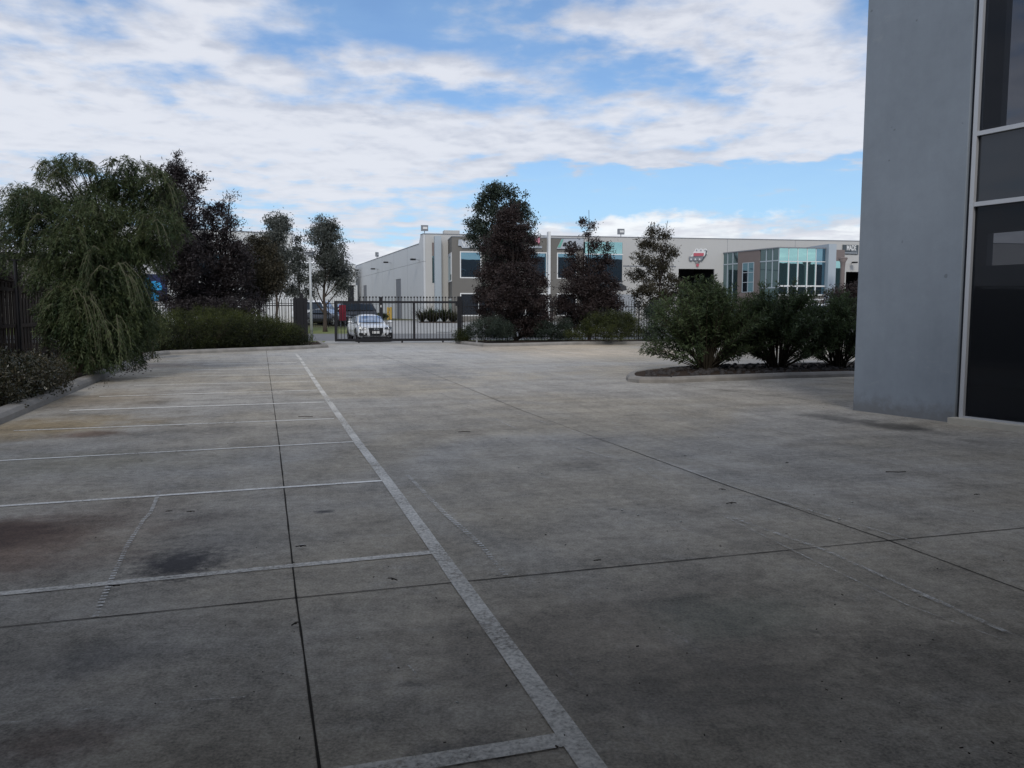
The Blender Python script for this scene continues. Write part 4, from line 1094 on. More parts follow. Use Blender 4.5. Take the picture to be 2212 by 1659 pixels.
b = MB(); b.box(ST(gs0 + .06, TG, (tz_ + bz) / 2 + .08), (.13, .07, tz_ - bz - .12), T10); b.build('end_stile', M['black'], gate)
b = MB(); sm = s_at((1150 + 1485 / 3.687) / 1.736, TG); b.box(ST(sm, TG, (tz_ + bz) / 2 + .05), (.12, .055, tz_ - bz - .2), T10); b.build('stile', M['black'], gate)
b = MB(); st_ = GWd / 39.0
for i in range(1, 39):
    p = ST(gs0 + i * st_, TG - .001, .19)
    ball = i > 7.2
    picket_mesh(b, p, (2.33 if ball else tz_) - .19, .028, ball)
b.build('pickets', M['black'], gate)
b = MB()
for s_ in (gs0 + 1.2, gs0 + 3.4, gs1 - .8): b.tube([ST(s_, TG - .03, .055), ST(s_, TG + .03, .055)], .05, 10)
b.build('roller', M['black'], gate)
t_ = 50.5; s_ = s_at((1150 + 1030 / 3.687) / 1.736, t_); zt_ = V(822, 641.5, 50).z
b = MB(); b.box(ST(s_, t_, zt_ / 2), (.17, .12, zt_), T10); o = b.build('street_post', M['black'], None); tag(o, 'thick black post in the street rising behind the roof of the white car', 'post')
b = MB(); b.box(ST(s_, t_ - .07, 1.95), (.06, .02, .14), T10); b.build('reflector', M['white'], o)
b = MB(); b.box(ST(gs1 + .06, TG - .02, 1.2), (.20, .14, 2.4), T10); o = b.build('gate_post', M['black'], None); tag(o, 'heavy black post that closes the right end of the sliding gate', 'post')
b = MB(); b.box(ST(gs1 - .06, TG - .12, 2.0), (.16, .10, .18), T10); b.build('catch', M['black'], o)
b = MB(); b.box(ST((gs0+gs1)/2, TG, .008), (GWd + .4, .06, .012), T10); struct('gate_track', b, M['cap'])
# far fence, across the street
palisade('street_fence', 'thin black picket fence across the street in front of parked cars', -60, s_at(776, 65), 65, 2.15, .17, .38, True)
# verges
strip('verge', -300, sv_, 55.8, 64.8, 0.012, M['verge'])
strip('verge', -300, sg0_, 42.6, 45.3, 0.008, M['verge'])
strip('verge', sg1_, 300, 42.6, 45.3, 0.008, M['verge'])
# drain pit on the far kerb
b = MB(); b.box(ST(s_at(959, 57), 56.9, gz_t(56.9) + .02), (1.1, .5, .05), T10); struct('drain_grate', b, M['cap'])
# letterbox-like meter posts in the garden bed right of gate
b = MB(); p = V(1030, 727, 39.5); b.box((p.x, p.y, .30), (.07, .07, .55)); o = b.build('garden_bollard', M['alu'], None); tag(o, 'short pale bollard with cap in the bed right of the gate', 'bollard')
b = MB(); b.box((p.x, p.y, .60), (.20, .2, .04)); b.build('cap', M['plastic'], o)
# light pole
pp = V(672.6, 700, 43.9); lp = empty('light_pole', (pp.x, pp.y, 0), 'tall white light pole behind the end of the green hedge', 'light pole')
topz = V(672, 553, 43.9).z
b = MB(); b.tube([(pp.x, pp.y, 0), (pp.x, pp.y, topz)], [.075, .055], 12); b.build('pole', M['pole'], lp, True)
b = MB(); b.box((pp.x - .02, pp.y, topz + .10), (.34, .34, .12)); b.box((pp.x - .02, pp.y, topz + .20), (.46, .46, .04)); b.build('lantern', M['cap'], lp)
# timber fence, left
nL = Vector((-kd.y, kd.x, 0))
FL0 = KL0 + nL * 2.2 + Vector((0, 0, 0.1))
def FLp(u): return FL0 + kd * u
# paling fence (one thing: palings, rails, posts)
tf = empty('timber_fence', FLp(6), 'weathered brown timber paling fence behind the weeping tree', 'fence')
b = MB(); rr_ = random.Random(3); u = -14.0
while u < 15.5:
    w_ = .15; p = FLp(u + w_ / 2) + nL * (.02 if int(u / w_) % 2 else -.003)
    hh = 2.22 + rr_.uniform(-.02, .02); b.box(p + Vector((0, 0, hh / 2)), (.019, .148, hh), math.atan2(kd.y, kd.x) - R(90)); u += w_
b.build('palings', M['timber'], tf)
b = MB()
for z in (.35, 1.15, 2.05): b.box(FLp(.75) - nL * .045 + Vector((0, 0, z)), (.05, 29.4, .09), math.atan2(kd.y, kd.x) - R(90))
b.box(FLp(.75) + Vector((0, 0, 2.28)), (.14, 29.4, .03), math.atan2(kd.y, kd.x) - R(90))
b.build('rails', M['timber'], tf)
for i in range(11):
    b = MB(); b.box(FLp(-13.5 + i * 2.9) - nL * .125 + Vector((0, 0, 1.12)), (.10, .10, 2.3), math.atan2(kd.y, kd.x)); b.build('post', M['timber'], tf)
b = MB(); p = V(40, 700, 18.6); b.tube([(p.x, p.y, .05), (p.x, p.y, 2.75)], .04, 8); o = b.build('steel_post', M['black'], None); tag(o, 'thin dark steel post standing in front of the timber fence', 'post')
b = MB(); b.box((p.x, p.y, 2.78), (.10, .10, .04)); b.build('cap', M['black'], o)
# red board, yellow guard at the far side
rb = empty('red_board', V(740, 690, 64.6), 'dark red upright board seen through the left end of the gate', 'sign')
p0, p1 = V(733.5, 693, 64.6), V(746.5, 659, 64.6)
b = MB(); b.hull8([(p0.x, 64.6, .9), (p1.x, 64.6, .9), (p1.x, 64.65, .9), (p0.x, 64.65, .9)], [(p0.x, 64.6, p1.z), (p1.x, 64.6, p1.z), (p1.x, 64.65, p1.z), (p0.x, 64.65, p1.z)]); b.build('board', M['red'], rb)
b = MB()
for x in (p0.x + .05, p1.x - .05): b.tube([(x, 64.7, .3), (x, 64.7, p1.z)], .025, 5)
b.build('post', M['cap'], rb)
yb = empty('yellow_guard', V(841, 690, 82), 'yellow door guard beside the nearer side roller door', 'bollard', 'yellow guards')
for vx in (838.3, 844.3):
    p = V(vx, 680, 82); b = MB(); b.box((p.x, 82, 1.45), (.20, .12, 1.25)); b.build('upright', M['yellow'], yb)
p = V(841.3, 680, 82); b = MB(); b.box((p.x, 82, 1.2), (.1, .08, .5)); b.box((p.x, 82, 1.85), (.1, .08, .3)); b.build('crossbar', M['yellow'], yb)

# ------------------------------------------------------------------ vehicles
def smooth_interp(xs, ys, q): 
    # monotone-ish cubic through stations
    xs = np.array(xs, float); ys = np.array(ys, float)
    m = np.gradient(ys, xs); i = np.clip(np.searchsorted(xs, q) - 1, 0, len(xs) - 2)
    h = xs[i+1] - xs[i]; t = (q - xs[i]) / h
    return ((2*t**3 - 3*t**2 + 1) * ys[i] + (t**3 - 2*t**2 + t) * h * m[i] + (-2*t**3 + 3*t**2) * ys[i+1] + (t**3 - t**2) * h * m[i+1])
def loft(xs, half, zb, zt, p=3.2, n=28, nst=36, zmid=None):
    """closed body: superellipse sections; x = distance from the nose"""
    b = MB(); q = np.linspace(xs[0], xs[-1], nst)
    q = xs[0] + (xs[-1] - xs[0]) * (0.5 - 0.5 * np.cos(np.pi * (q - xs[0]) / (xs[-1] - xs[0])))
    H = smooth_interp(xs, half, q); B = smooth_interp(xs, zb, q); T = smooth_interp(xs, zt, q)
    vs = []
    for x, h, z0, z1 in zip(q, H, B, T):
        c = (z0 + z1) / 2; r = max((z1 - z0) / 2, .01)
        for k_ in range(n):
            a = 2 * math.pi * k_ / n; ca, sa = math.cos(a), math.sin(a)
            yy = math.copysign(abs(ca) ** (2 / p), ca) * h; zz = math.copysign(abs(sa) ** (2 / p), sa) * r
            tum = 1 - .10 * max(0, (zz / r)) ** 2
            vs.append((x, yy * tum, c + zz))
    fs_ = []
    for i in range(nst - 1):
        for k_ in range(n):
            fs_.append((i*n + k_, (i+1)*n + k_, (i+1)*n + (k_+1) % n, i*n + (k_+1) % n))
    fs_.append(tuple(range(n))); fs_.append(tuple((nst-1)*n + k_ for k_ in range(n))[::-1])
    b.add(vs, fs_); return b
def make_car(name, label, loc, heading, paintm, kind='coupe', group=None, cat='car'):
    """x runs from the nose back; heading = direction the nose points"""
    e = empty(name, loc, label, cat, group)
    if kind == 'coupe':
        L, hw = 4.62, .925
        body = loft([0, .10, .35, .8, 1.35, 2.2, 3.2, 4.0, 4.4, 4.62], [.60, .76, .87, .915, .925, .925, .925, .91, .86, .72],
                    [.34, .24, .18, .17, .17, .17, .17, .19, .26, .38], [.58, .70, .80, .885, .95, .965, .98, .995, .96, .80], p=4.2)
        cab = loft([1.30, 1.65, 2.1, 2.6, 3.1, 3.7, 4.1], [.74, .70, .655, .64, .63, .62, .60], [.88, .88, .88, .88, .88, .88, .88], [.92, 1.12, 1.335, 1.385, 1.365, 1.17, .98], p=3.4)
        ws = [(1.36, .66, .965), (2.02, .565, 1.30)]
        wheels = (.86, 3.62); wr = .335
        sidew = [(1.62, 1.0), (2.12, 1.27), (3.1, 1.30), (3.62, 1.12), (3.7, 1.01)]
    else:
        L, hw = 4.9, .93
        ht = 1.85 if kind == 'suv' else 2.0
        body = loft([0, .10, .35, .9, 1.35, 2.2, 3.2, 4.2, 4.7, 4.9], [.66, .80, .89, .92, .93, .93, .93, .93, .90, .80],
                    [.45, .36, .32, .30, .30, .30, .30, .30, .36, .46], [.80, .95, 1.05, 1.10, 1.15, 1.16, 1.17, 1.18, 1.16, 1.0], p=5)
        cab = loft([1.15, 1.45, 1.85, 2.6, 3.6, 4.5, 4.8], [.80, .76, .72, .71, .71, .70, .68], [1.0] * 7, [1.10, 1.40, ht - .05, ht, ht, ht - .06, 1.25 + (.4 if kind == 'van' else 0)], p=5)
        ws = [(1.24, .68, 1.20), (1.72, .62, ht - .14)]
        wheels = (.92, 3.8); wr = .37
        sidew = [(1.55, 1.2), (1.95, ht - .14), (4.35, ht - .14), (4.6, 1.2)]
    Mx = Matrix.Translation(Vector(loc)) @ Matrix.Rotation(math.atan2(heading[1], heading[0]) + math.pi, 4, 'Z') @ Matrix.Scale(1.05 if kind == 'coupe' and paintm is M['carwhite'] else 1.0, 4) @ Matrix.Translation((-L / 2, 0, 0))
    def put(b, nm, m, parent=e, smooth=True):
        b.v = [tuple(Mx @ Vector(v)) for v in b.v]; return b.build(nm, m, parent, smooth)
    put(body, 'body', paintm)
    put(cab, 'cabin', paintm)
    # windscreen follows the cabin's slope, a hair proud
    (xa, ya, za), (xb, yb_, zb_) = ws
    b = MB(); n = 10; vs = []
    for i in range(6):
        t = i / 5
        for k_ in range(n + 1):
            yy = (ya + (yb_ - ya) * t) * (2 * k_ / n - 1); cur = .10 * (abs(2 * k_ / n - 1) ** 2.4)
            vs.append((xa + (xb - xa) * t + cur - .075 - .035 * math.sin(math.pi * t), yy, za + (zb_ - za) * t + .02 - .02 * (abs(2*k_/n - 1)) ** 3))
    b.add(vs, [(i*(n+1) + k_, i*(n+1) + k_ + 1, (i+1)*(n+1) + k_ + 1, (i+1)*(n+1) + k_) for i in range(5) for k_ in range(n)])
    put(b, 'windscreen', M['windscreen'])
    for sgn in (-1, 1):
        b = MB(); yb0 = (.715 if kind == 'coupe' else .765) + .012
        pts = [(x, (yb0 - (z - 1.0) * (.20 if kind == 'coupe' else .09)) * sgn, z) for x, z in sidew]
        b.add(pts + [(p[0], p[1] - .03 * sgn, p[2]) for p in pts], [tuple(range(len(pts))), tuple(range(len(pts), 2*len(pts)))] + [(i, (i+1) % len(pts), len(pts) + (i+1) % len(pts), len(pts) + i) for i in range(len(pts))])
        put(b, 'side_window', M['windscreen'], smooth=False)
        b = MB(); mz = 1.0 if kind == 'coupe' else 1.2; mx_ = 1.72 if kind == 'coupe' else 1.5
        b.ball((mx_, sgn * (hw + .12), mz), .12, 12, 8, .62); mm = put(b, 'wing_mirror', paintm)
        b = MB(); b.box((mx_ + .02, sgn * (hw - .05), mz - .07), (.06, .22, .035)); put(b, 'mirror_arm', M['plastic'], mm)
        for wx in wheels:
            b = MB(); y0 = sgn * (hw - .012)
            b.tube([(wx, sgn * (hw - .26), wr + .0), (wx, y0 + sgn * .0, wr + .0)], wr + .055, 24); put(b, 'wheel_arch', M['plastic'])
            b = MB(); b.tube([(wx, sgn * (hw - .22), wr), (wx, sgn * (hw - .005), wr), (wx, sgn * (hw + .008), wr)], [wr, wr, wr - .03], 24); w_ = put(b, 'wheel', M['tyre'])
            b = MB(); b.tube([(wx, sgn * (hw - .05), wr), (wx, sgn * (hw + .012), wr)], wr * .22, 10)
            for k_ in range(5):
                a = 2 * math.pi * k_ / 5
                b.box((wx + math.cos(a) * wr * .42, sgn * (hw + .004), wr + math.sin(a) * wr * .42), (wr * .75, .02, .05), M=Matrix.Rotation(-a, 3, 'Y'))
            put(b, 'rim', M['chrome'], w_, False)
    # face
    if kind == 'coupe':
        def face(px, x0, dpt, nm, m, parent=e):
            b = MB(); n = len(px); P0_ = [(x0(y_, z_), y_, z_) for y_, z_ in px]
            b.add(P0_ + [(p[0] + dpt, p[1], p[2]) for p in P0_], [tuple(range(n))[::-1], tuple(range(n, 2*n))] + [(i, (i+1) % n, n + (i+1) % n, n + i) for i in range(n)])
            return put(b, nm, m, parent, False)
        fx = lambda off: (lambda y_, z_: -.02 + .22 * max(0, abs(y_) - .30) ** 1.6 * 1.3 + .30 * max(0, z_ - .60) - off)
        gr = face([(-.36, .72), (.36, .72), (.345, .52), (.27, .31), (-.27, .31), (-.345, .52)], fx(.012), .12, 'grille', M['plastic'])
        b = MB()
        for k_ in range(6):
            zz = .35 + k_ * .062; w_ = .27 + .09 * min(1, (zz - .31) / .25); b.box((-.045 + .30 * max(0, zz - .6), 0, zz), (.015, w_ * 1.9, .008))
        put(b, 'grille_bars', M['greysign'], gr, False)
        for k_ in range(4):
            b = MB(); cy = (k_ - 1.5) * .075; pts = [(-.052 + .03, cy + .046 * math.cos(a), .655 + .046 * math.sin(a)) for a in [2 * math.pi * i / 16 for i in range(17)]]
            b.tube(pts, .0075, 5, False); put(b, 'ring_badge', M['chrome'], gr)
        face([(-.19, .555), (.19, .555), (.19, .43), (-.19, .43)], lambda y_, z_: -.075, .03, 'number_plate', M['plate'])
        for sgn in (-1, 1):
            hl = face([(sgn * .44, .655), (sgn * .47, .735), (sgn * .80, .775), (sgn * .84, .71), (sgn * .80, .645), (sgn * .60, .625)][::sgn], fx(.0), .10, 'headlight', M['lamp'])
            b = MB(); b.ball((.03, sgn * .66, .69), .045, 8, 6); put(b, 'projector', M['chrome'], hl)
            b = MB(); b.box((fx(.012)(sgn * .62, .64), sgn * .62, .632), (.02, .30, .012)); put(b, 'light_strip', M['white'], hl, False)
            face([(sgn * .47, .45), (sgn * .82, .47), (sgn * .84, .36), (sgn * .78, .30), (sgn * .50, .32), (sgn * .44, .37)][::sgn], fx(.015), .10, 'air_intake', M['plastic'])
        face([(-.62, .255), (.62, .255), (.70, .17), (-.70, .17)], lambda y_, z_: .03, .3, 'lower_lip', M['plastic'])
        b = MB(); b.box((.10, 0, .94), (.02, .001, .001)); 
    else:
        b = MB(); b.box((.02, 0, .74), (.10, .9, .20)); put(b, 'grille', M['plastic'], smooth=False)
        for sgn in (-1, 1):
            b = MB(); b.box((.10, sgn * .66, .84), (.16, .28, .17)); put(b, 'headlight', M['lamp'], smooth=False)
        b = MB(); b.box((.0, 0, .47), (.16, 1.5, .16)); put(b, 'bumper', M['plastic'], smooth=False)
    return e
hd = Vector((math.sin(R(161)), math.cos(R(161)), 0))
cp = V(811, 700, 42.75); cp.z = 0.0
carc = Vector((cp.x, cp.y, 0)) - hd * 2.31 + Vector((-.0, 0, 0))
car = make_car('parked_car', 'white coupe with black grille stopped nose up to the sliding gate', (carc.x, carc.y, .005), hd, M['carwhite'])
def gpos(vx, y): x = KX(vx, 670) * y; return Vector((x, y, gz(x, y)))
p = gpos(752, 71); make_car('parked_car', 'dark four wheel drive behind the street fence right of the light pole', p, (-.93, -.36), M['cardark'], 'suv', 'vehicles in the yard across the street')
p = gpos(690, 72.5); make_car('parked_car', 'white van behind the street fence beside the light pole', p, (.96, -.25), M['carwhite'], 'van', 'vehicles in the yard across the street', 'van')
p = gpos(706, 68); make_car('parked_car', 'dark wagon nearest the street fence under the gum tree', p, (.90, -.43), M['cardark'], 'coupe', 'vehicles in the yard across the street')
# ute with ladder rack seen over the oleanders
p = gpos(1780, 66); ute = make_car('parked_van', 'white van with tubular roof rack over the oleander tops', p, (.97, .2), M['carwhite'], 'van', 'vehicles in the yard across the street', 'van')
b = MB(); rz_ = math.atan2(.2, .97); d = Vector((math.cos(rz_), math.sin(rz_), 0)); q = Vector((-d.y, d.x, 0)); z0 = p.z + 2.0
for sg_ in (-.62, .62):
    b.tube([p + q*sg_ - d*2.1 + Vector((0,0,2.0)), p + q*sg_ - d*2.1 + Vector((0,0,2.35)), p + q*sg_ + d*1.6 + Vector((0,0,2.35)), p + q*sg_ + d*1.75 + Vector((0,0,2.25)), p + q*sg_ + d*1.75 + Vector((0,0,2.0))], .045, 8)
for k_ in range(4): b.tube([p - q*.62 + d*(-1.8 + k_*1.1) + Vector((0,0,2.35)), p + q*.62 + d*(-1.8 + k_*1.1) + Vector((0,0,2.35))], .04, 6)
b.build('roof_rack', M['white'], ute)
# flared column right of the white fin
pc = V(1819.5, 600, 76); col_ = empty('palm_stump', (pc.x, pc.y, gz(pc.x, pc.y)), 'brown palm like column with flared top beside the charcoal sign', 'palm')
g0_ = gz(pc.x, pc.y); tz2 = V(1819, 559, 76).z
b = MB(); b.tube([(pc.x, pc.y, g0_), (pc.x, pc.y, tz2 - .9), (pc.x, pc.y, tz2 - .35), (pc.x, pc.y, tz2)], [.24, .20, .24, .42], 12); b.build('trunk', M['brown'], col_, True)
b = MB(); b.tube([(pc.x, pc.y, tz2), (pc.x, pc.y, tz2 + .12)], [.44, .38], 12); b.build('crown_cap', M['brown'], col_)

# ------------------------------------------------------------------ plants
NP = np.random.default_rng(7)
def leaves(name, c, d, L, Wd, tone, mat, parent):
    """c,d: (N,3) base point and direction, one four-sided leaf each"""
    N = len(c)
    bl = np.zeros(N)
    for q in range(7):
        kv = NP.normal(size=3) * NP.choice([3.0, 6.0, 10.0]) * min(1.0, .12 / float(np.mean(L)) + .35); bl += np.sin(c @ kv + NP.random() * 6.28)
    tone = np.asarray(tone) + bl * .055
    d = d / np.linalg.norm(d, axis=1, keepdims=True)
    r = NP.normal(size=(N, 3)); s = np.cross(d, r); s /= np.linalg.norm(s, axis=1, keepdims=True) + 1e-9
    nn = np.cross(s, d)
    L = np.broadcast_to(L, N)[:, None]; Wd = np.broadcast_to(Wd, N)[:, None]
    mid = c + d * L * .45 + nn * L * .04
    v = np.empty((N, 4, 3), np.float32)
    v[:, 0] = c; v[:, 1] = mid + s * Wd / 2; v[:, 2] = c + d * L; v[:, 3] = mid - s * Wd / 2
    me = bpy.data.meshes.new(name); me.vertices.add(N * 4); me.vertices.foreach_set('co', v.ravel())
    me.loops.add(N * 4); me.loops.foreach_set('vertex_index', np.arange(N * 4, dtype=np.int32))
    me.polygons.add(N); me.polygons.foreach_set('loop_start', np.arange(0, N * 4, 4, dtype=np.int32))
    try: me.polygons.foreach_set('loop_total', np.full(N, 4, dtype=np.int32))
    except Exception: pass
    at = me.attributes.new('tone', 'FLOAT', 'FACE'); at.data.foreach_set('value', np.clip(tone, 0, 1).astype(np.float32))
    me.update(calc_edges=True); me.materials.append(mat)
    o = bpy.data.objects.new(name, me); COL.objects.link(o)
    if parent is not None: o.parent = parent; o.matrix_parent_inverse = parent.matrix_basis.inverted()
    return o
def bez(a, c, b_, n=6):
    return [a * (1 - t) ** 2 + c * (2 * t * (1 - t)) + b_ * t * t for t in [i / n for i in range(n + 1)]]
def crown_clusters(blobs, ncl, shell=2.2):
    """blobs (x,y,z,rx,ry,rz) -> cluster centres, blob index"""
    B = np.array(blobs); w = B[:, 3] * B[:, 5]; w = w / w.sum()
    idx = NP.choice(len(B), ncl, p=w)
    u = NP.normal(size=(ncl, 3)); u /= np.linalg.norm(u, axis=1, keepdims=True)
    r = NP.random(ncl) ** (1 / shell)
    c = B[idx, :3] + u * r[:, None] * B[idx, 3:6]
    return c, idx
def tree(name, label, y, base_vx, blobs_px, mat, tmat, ncl=220, per=45, csize=.22, L=.13, Wd=.06, droop=.3, r0=.10, group=None, base_z=None, cat='tree', depth=.8,
         forks=None, up=0.0, tonevar=.35, seed=1, twigs=1.0, zmin=None):
    global NP
    NP = np.random.default_rng(seed); rr = random.Random(seed)
    bx = KX(base_vx, 680) * y; bz = gz(bx, y) if base_z is None else base_z
    e = empty(name, (bx, y, bz), label, cat, group)
    blobs = []
    for q in blobs_px:
        vx, vy, r = q[:3]; ry = q[3] if len(q) > 3 else r
        p = V(vx, vy, y); R_ = r / F * y; RZ = ry / F * y
        off = NP.uniform(-.45, .45) * R_ * depth * 2
        blobs.append((p.x, p.y + off, p.z, R_, max(R_, RZ) * depth, RZ))
    c, idx = crown_clusters(blobs, ncl)
    if zmin is not None: c[:, 2] = np.maximum(c[:, 2], zmin + NP.random(ncl) * .3)
    # trunk through the crown's spine
    zs = sorted(blobs, key=lambda b_: b_[2]); top = zs[-1]
    spine = [Vector((bx, y, bz - .1))]
    low = [b_ for b_ in zs if b_[2] < bz + (top[2] - bz) * .6] or zs[:1]
    mid = Vector(np.mean([b_[:3] for b_ in low], axis=0)) if low else Vector(top[:3])
    mid.y = y
    pts = bez(spine[0], Vector((bx * .7 + mid.x * .3, y, mid.z * .6 + bz * .4)), Vector((top[0], y + (top[1] - y) * .5, top[2] + top[5] * .5)), 12)
    pts = [p + Vector((rr.uniform(-1, 1), rr.uniform(-1, 1), 0)) * r0 * .5 if 0 < i < 12 else p for i, p in enumerate(pts)]
    b = MB(); b.tube(pts, [max(.012, r0 * (1 - .93 * i / 12) * (1.25 if i == 0 else 1)) for i in range(13)], 7)
    hubs = []
    for bl in blobs:
        t_ = Vector(bl[:3]); cand = [i for i in range(1, 12) if pts[i].z < t_.z - bl[5] * .2] or [1]
        i = max(cand[0], cand[-1] - 2); a = pts[i]
        ln = (t_ - a).length
        m_ = a.lerp(t_, .5) + Vector((rr.uniform(-.1, .1) * ln, rr.uniform(-.1, .1) * ln, -.06 * ln + .0))
        r_ = max(.010, r0 * (1 - .93 * i / 12) * .55)
        q = bez(a, m_, t_ + Vector((0, 0, bl[5] * .3)), 6); b.tube(q, [r_ * (1 - .12 * k_) for k_ in range(7)], 5, False); hubs.append(q)
    nt_ = int(len(c) * .55 * twigs)
    for k_ in range(nt_):
        h = hubs[idx[k_]]; t_ = Vector(c[k_]); a = h[rr.randrange(2, 7)]
        m_ = a.lerp(t_, .5) + Vector((0, 0, .08 * (t_ - a).length))
        b.tube([a, m_, t_], [max(.006, r0 * .07), .006, .004], 3, False)
    b.build('trunk', tmat, e, True)
    N = ncl * per
    cl = np.repeat(np.arange(ncl), per)
    sz = csize * NP.uniform(.55, 1.35, ncl)
    pos = c[cl] + NP.normal(size=(N, 3)) * sz[cl][:, None] * np.array([1, 1, .75])
    if zmin is not None: pos[:, 2] = np.maximum(pos[:, 2], zmin + .02)
    d = NP.normal(size=(N, 3)); d[:, 2] += -droop * 2 + up * 2
    tone = (NP.normal(.42, tonevar * .6, ncl)[cl] + NP.normal(0, .16, N))
    leaves('crown', pos, d, L * NP.uniform(.7, 1.3, N), Wd * NP.uniform(.7, 1.3, N), tone, mat, e)
    return e

# --- trees behind the hedge and along the street, left
G1 = 'trees beyond the green hedge'
tree('purple_tree', 'tallest dusky purple tree rising right behind the weeping tree', 37, 392,
     [(383, 338, 9, 14), (375, 372, 22, 24), (400, 395, 30, 26), (372, 430, 30), (405, 452, 40), (385, 510, 48), (410, 560, 55), (395, 600, 42), (410, 640, 46), (362, 640, 20, 20), (352, 372, 10, 10), (435, 385, 12, 20)],
     M['lf_purple'], M['darktrunk'], 480, 60, .17, .15, .045, .25, .13, G1, up=.3, seed=11)
tree('purple_tree', 'broad dusky purple tree with small upright tips right of the tallest one', 38.5, 478,
     [(497, 428, 8, 12), (478, 445, 14, 16), (462, 470, 26), (500, 485, 24), (475, 520, 38), (512, 535, 26), (480, 575, 48), (505, 605, 40), (470, 640, 48), (530, 640, 30, 30), (445, 600, 40), (440, 540, 34), (440, 650, 44), (520, 575, 34)],
     M['lf_purple'], M['darktrunk'], 520, 52, .16, .15, .045, .2, .12, G1, up=.3, seed=12)
tree('olive_tree', 'olive brown rounded tree between the purple and grey green trees', 41, 560,
     [(552, 520, 20, 14), (545, 548, 30, 24), (578, 555, 26, 24), (560, 590, 42, 30), (588, 610, 30, 26), (545, 630, 36, 28), (600, 590, 16, 20)],
     M['lf_brown'], M['darktrunk'], 420, 60, .17, .12, .045, .25, .10, G1, seed=13)
tree('gum_tree', 'grey green gum tree with dense rounded top behind the white factory corner', 54, 598,
     [(593, 478, 24, 20), (606, 500, 18, 20), (590, 520, 26, 26), (603, 548, 22, 22), (596, 580, 24, 22), (612, 600, 14, 14), (590, 615, 22, 16)],
     M['lf_gum'], M['trunk'], 230, 60, .22, .16, .06, .5, .12, 'gum trees along the street', seed=14)
tree('gum_tree', 'small narrow gum tree between the two larger gum trees', 55, 655,
     [(637, 515, 9, 10), (638, 532, 14, 14), (648, 553, 18, 20), (640, 580, 18, 18), (652, 600, 18, 14), (630, 630, 16, 10), (628, 622, 12, 12), (652, 640, 10, 8)],
     M['lf_gum'], M['darktrunk'], 110, 52, .20, .15, .055, .5, .09, 'gum trees along the street', seed=15)
tree('gum_tree', 'tall forked gum tree behind the white light pole', 57, 702,
     [(695, 480, 18, 16), (712, 490, 18, 18), (690, 508, 24, 20), (715, 522, 28, 22), (700, 552, 30, 24), (728, 558, 26, 22), (712, 585, 36, 22), (742, 590, 22, 22), (680, 600, 20, 18), (740, 618, 20, 16), (672, 630, 12, 12), (660, 575, 8, 8)],
     M['lf_gum'], M['trunk'], 330, 60, .22, .17, .06, .5, .16, 'gum trees along the street', seed=16)
tree('purple_tree', 'dark tree at the far left edge above the timber fence', 27, 2,
     [(-8, 520, 26, 30), (5, 560, 26, 26), (0, 600, 40, 24), (28, 600, 20, 14), (-30, 560, 40, 50)],
     M['lf_purple'], M['darktrunk'], 170, 55, .14, .10, .03, .2, .09, None, seed=17)
# low dark scrub under the trees
tree('scrub_bush', 'dark scrubby bush under the purple trees behind the hedge', 36.5, 420, [(388, 668, 40, 24), (430, 660, 50, 26), (490, 665, 50, 24), (545, 668, 30, 16)],
     M['lf_purple'], M['darktrunk'], 200, 46, .16, .10, .04, .1, .05, None, cat='bush', seed=18, zmin=.1)
# --- right
G2 = 'trees behind the picket fence right of the gate'
tree('green_tree', 'tall dark green tree whose top stands above the maroon tree', 49, 1085,
     [(1068, 412, 24, 16), (1045, 428, 22, 16), (1095, 420, 22, 18), (1125, 440, 18, 18), (1060, 455, 40, 26), (1110, 460, 34, 24), (1030, 492, 24, 20), (1018, 510, 14, 14), (1070, 495, 40, 26), (1145, 480, 9, 12), (1140, 512, 18, 14), (1055, 530, 36, 20), (1110, 510, 34, 24), (1085, 560, 50, 30), (1080, 620, 50, 34)],
     M['lf_dkgreen'], M['trunk'], 460, 62, .20, .14, .07, .35, .17, G2, seed=21)
tree('maroon_tree', 'big cone shaped maroon tree just right of the gate', 42.1, 1112,
     [(1102, 460, 20, 24), (1085, 495, 26, 24), (1120, 500, 28, 26), (1148, 520, 10, 14), (1065, 535, 30, 24), (1105, 545, 42, 30), (1140, 560, 22, 24), (1070, 590, 42, 30), (1120, 600, 52, 36), (1160, 610, 22, 26), (1060, 640, 40, 30), (1110, 650, 62, 36), (1165, 655, 28, 26), (1100, 695, 62, 30), (1150, 700, 36, 28), (1050, 680, 30, 24), (1180, 690, 20, 20)],
     M['lf_maroon'], M['darktrunk'], 900, 70, .15, .10, .05, .1, .15, G2, seed=22, zmin=.12)
tree('maroon_tree', 'thin topped ragged maroon tree in front of the teal glass block', 43.6, 1272,
     [(1272, 458, 6, 9), (1262, 478, 9, 9), (1275, 490, 6, 8), (1267, 508, 5, 8), (1238, 545, 17, 20), (1252, 575, 22, 22), (1282, 532, 18, 14), (1312, 540, 7, 14), (1302, 568, 26, 20), (1230, 590, 20, 18), (1285, 605, 40, 26), (1325, 610, 18, 20), (1245, 625, 34, 22), (1300, 640, 36, 22), (1260, 665, 52, 26), (1325, 660, 22, 18), (1215, 655, 26, 22), (1240, 695, 36, 22)],
     M['lf_maroon'], M['darktrunk'], 560, 56, .15, .11, .05, .2, .10, G2, seed=23, zmin=.12)
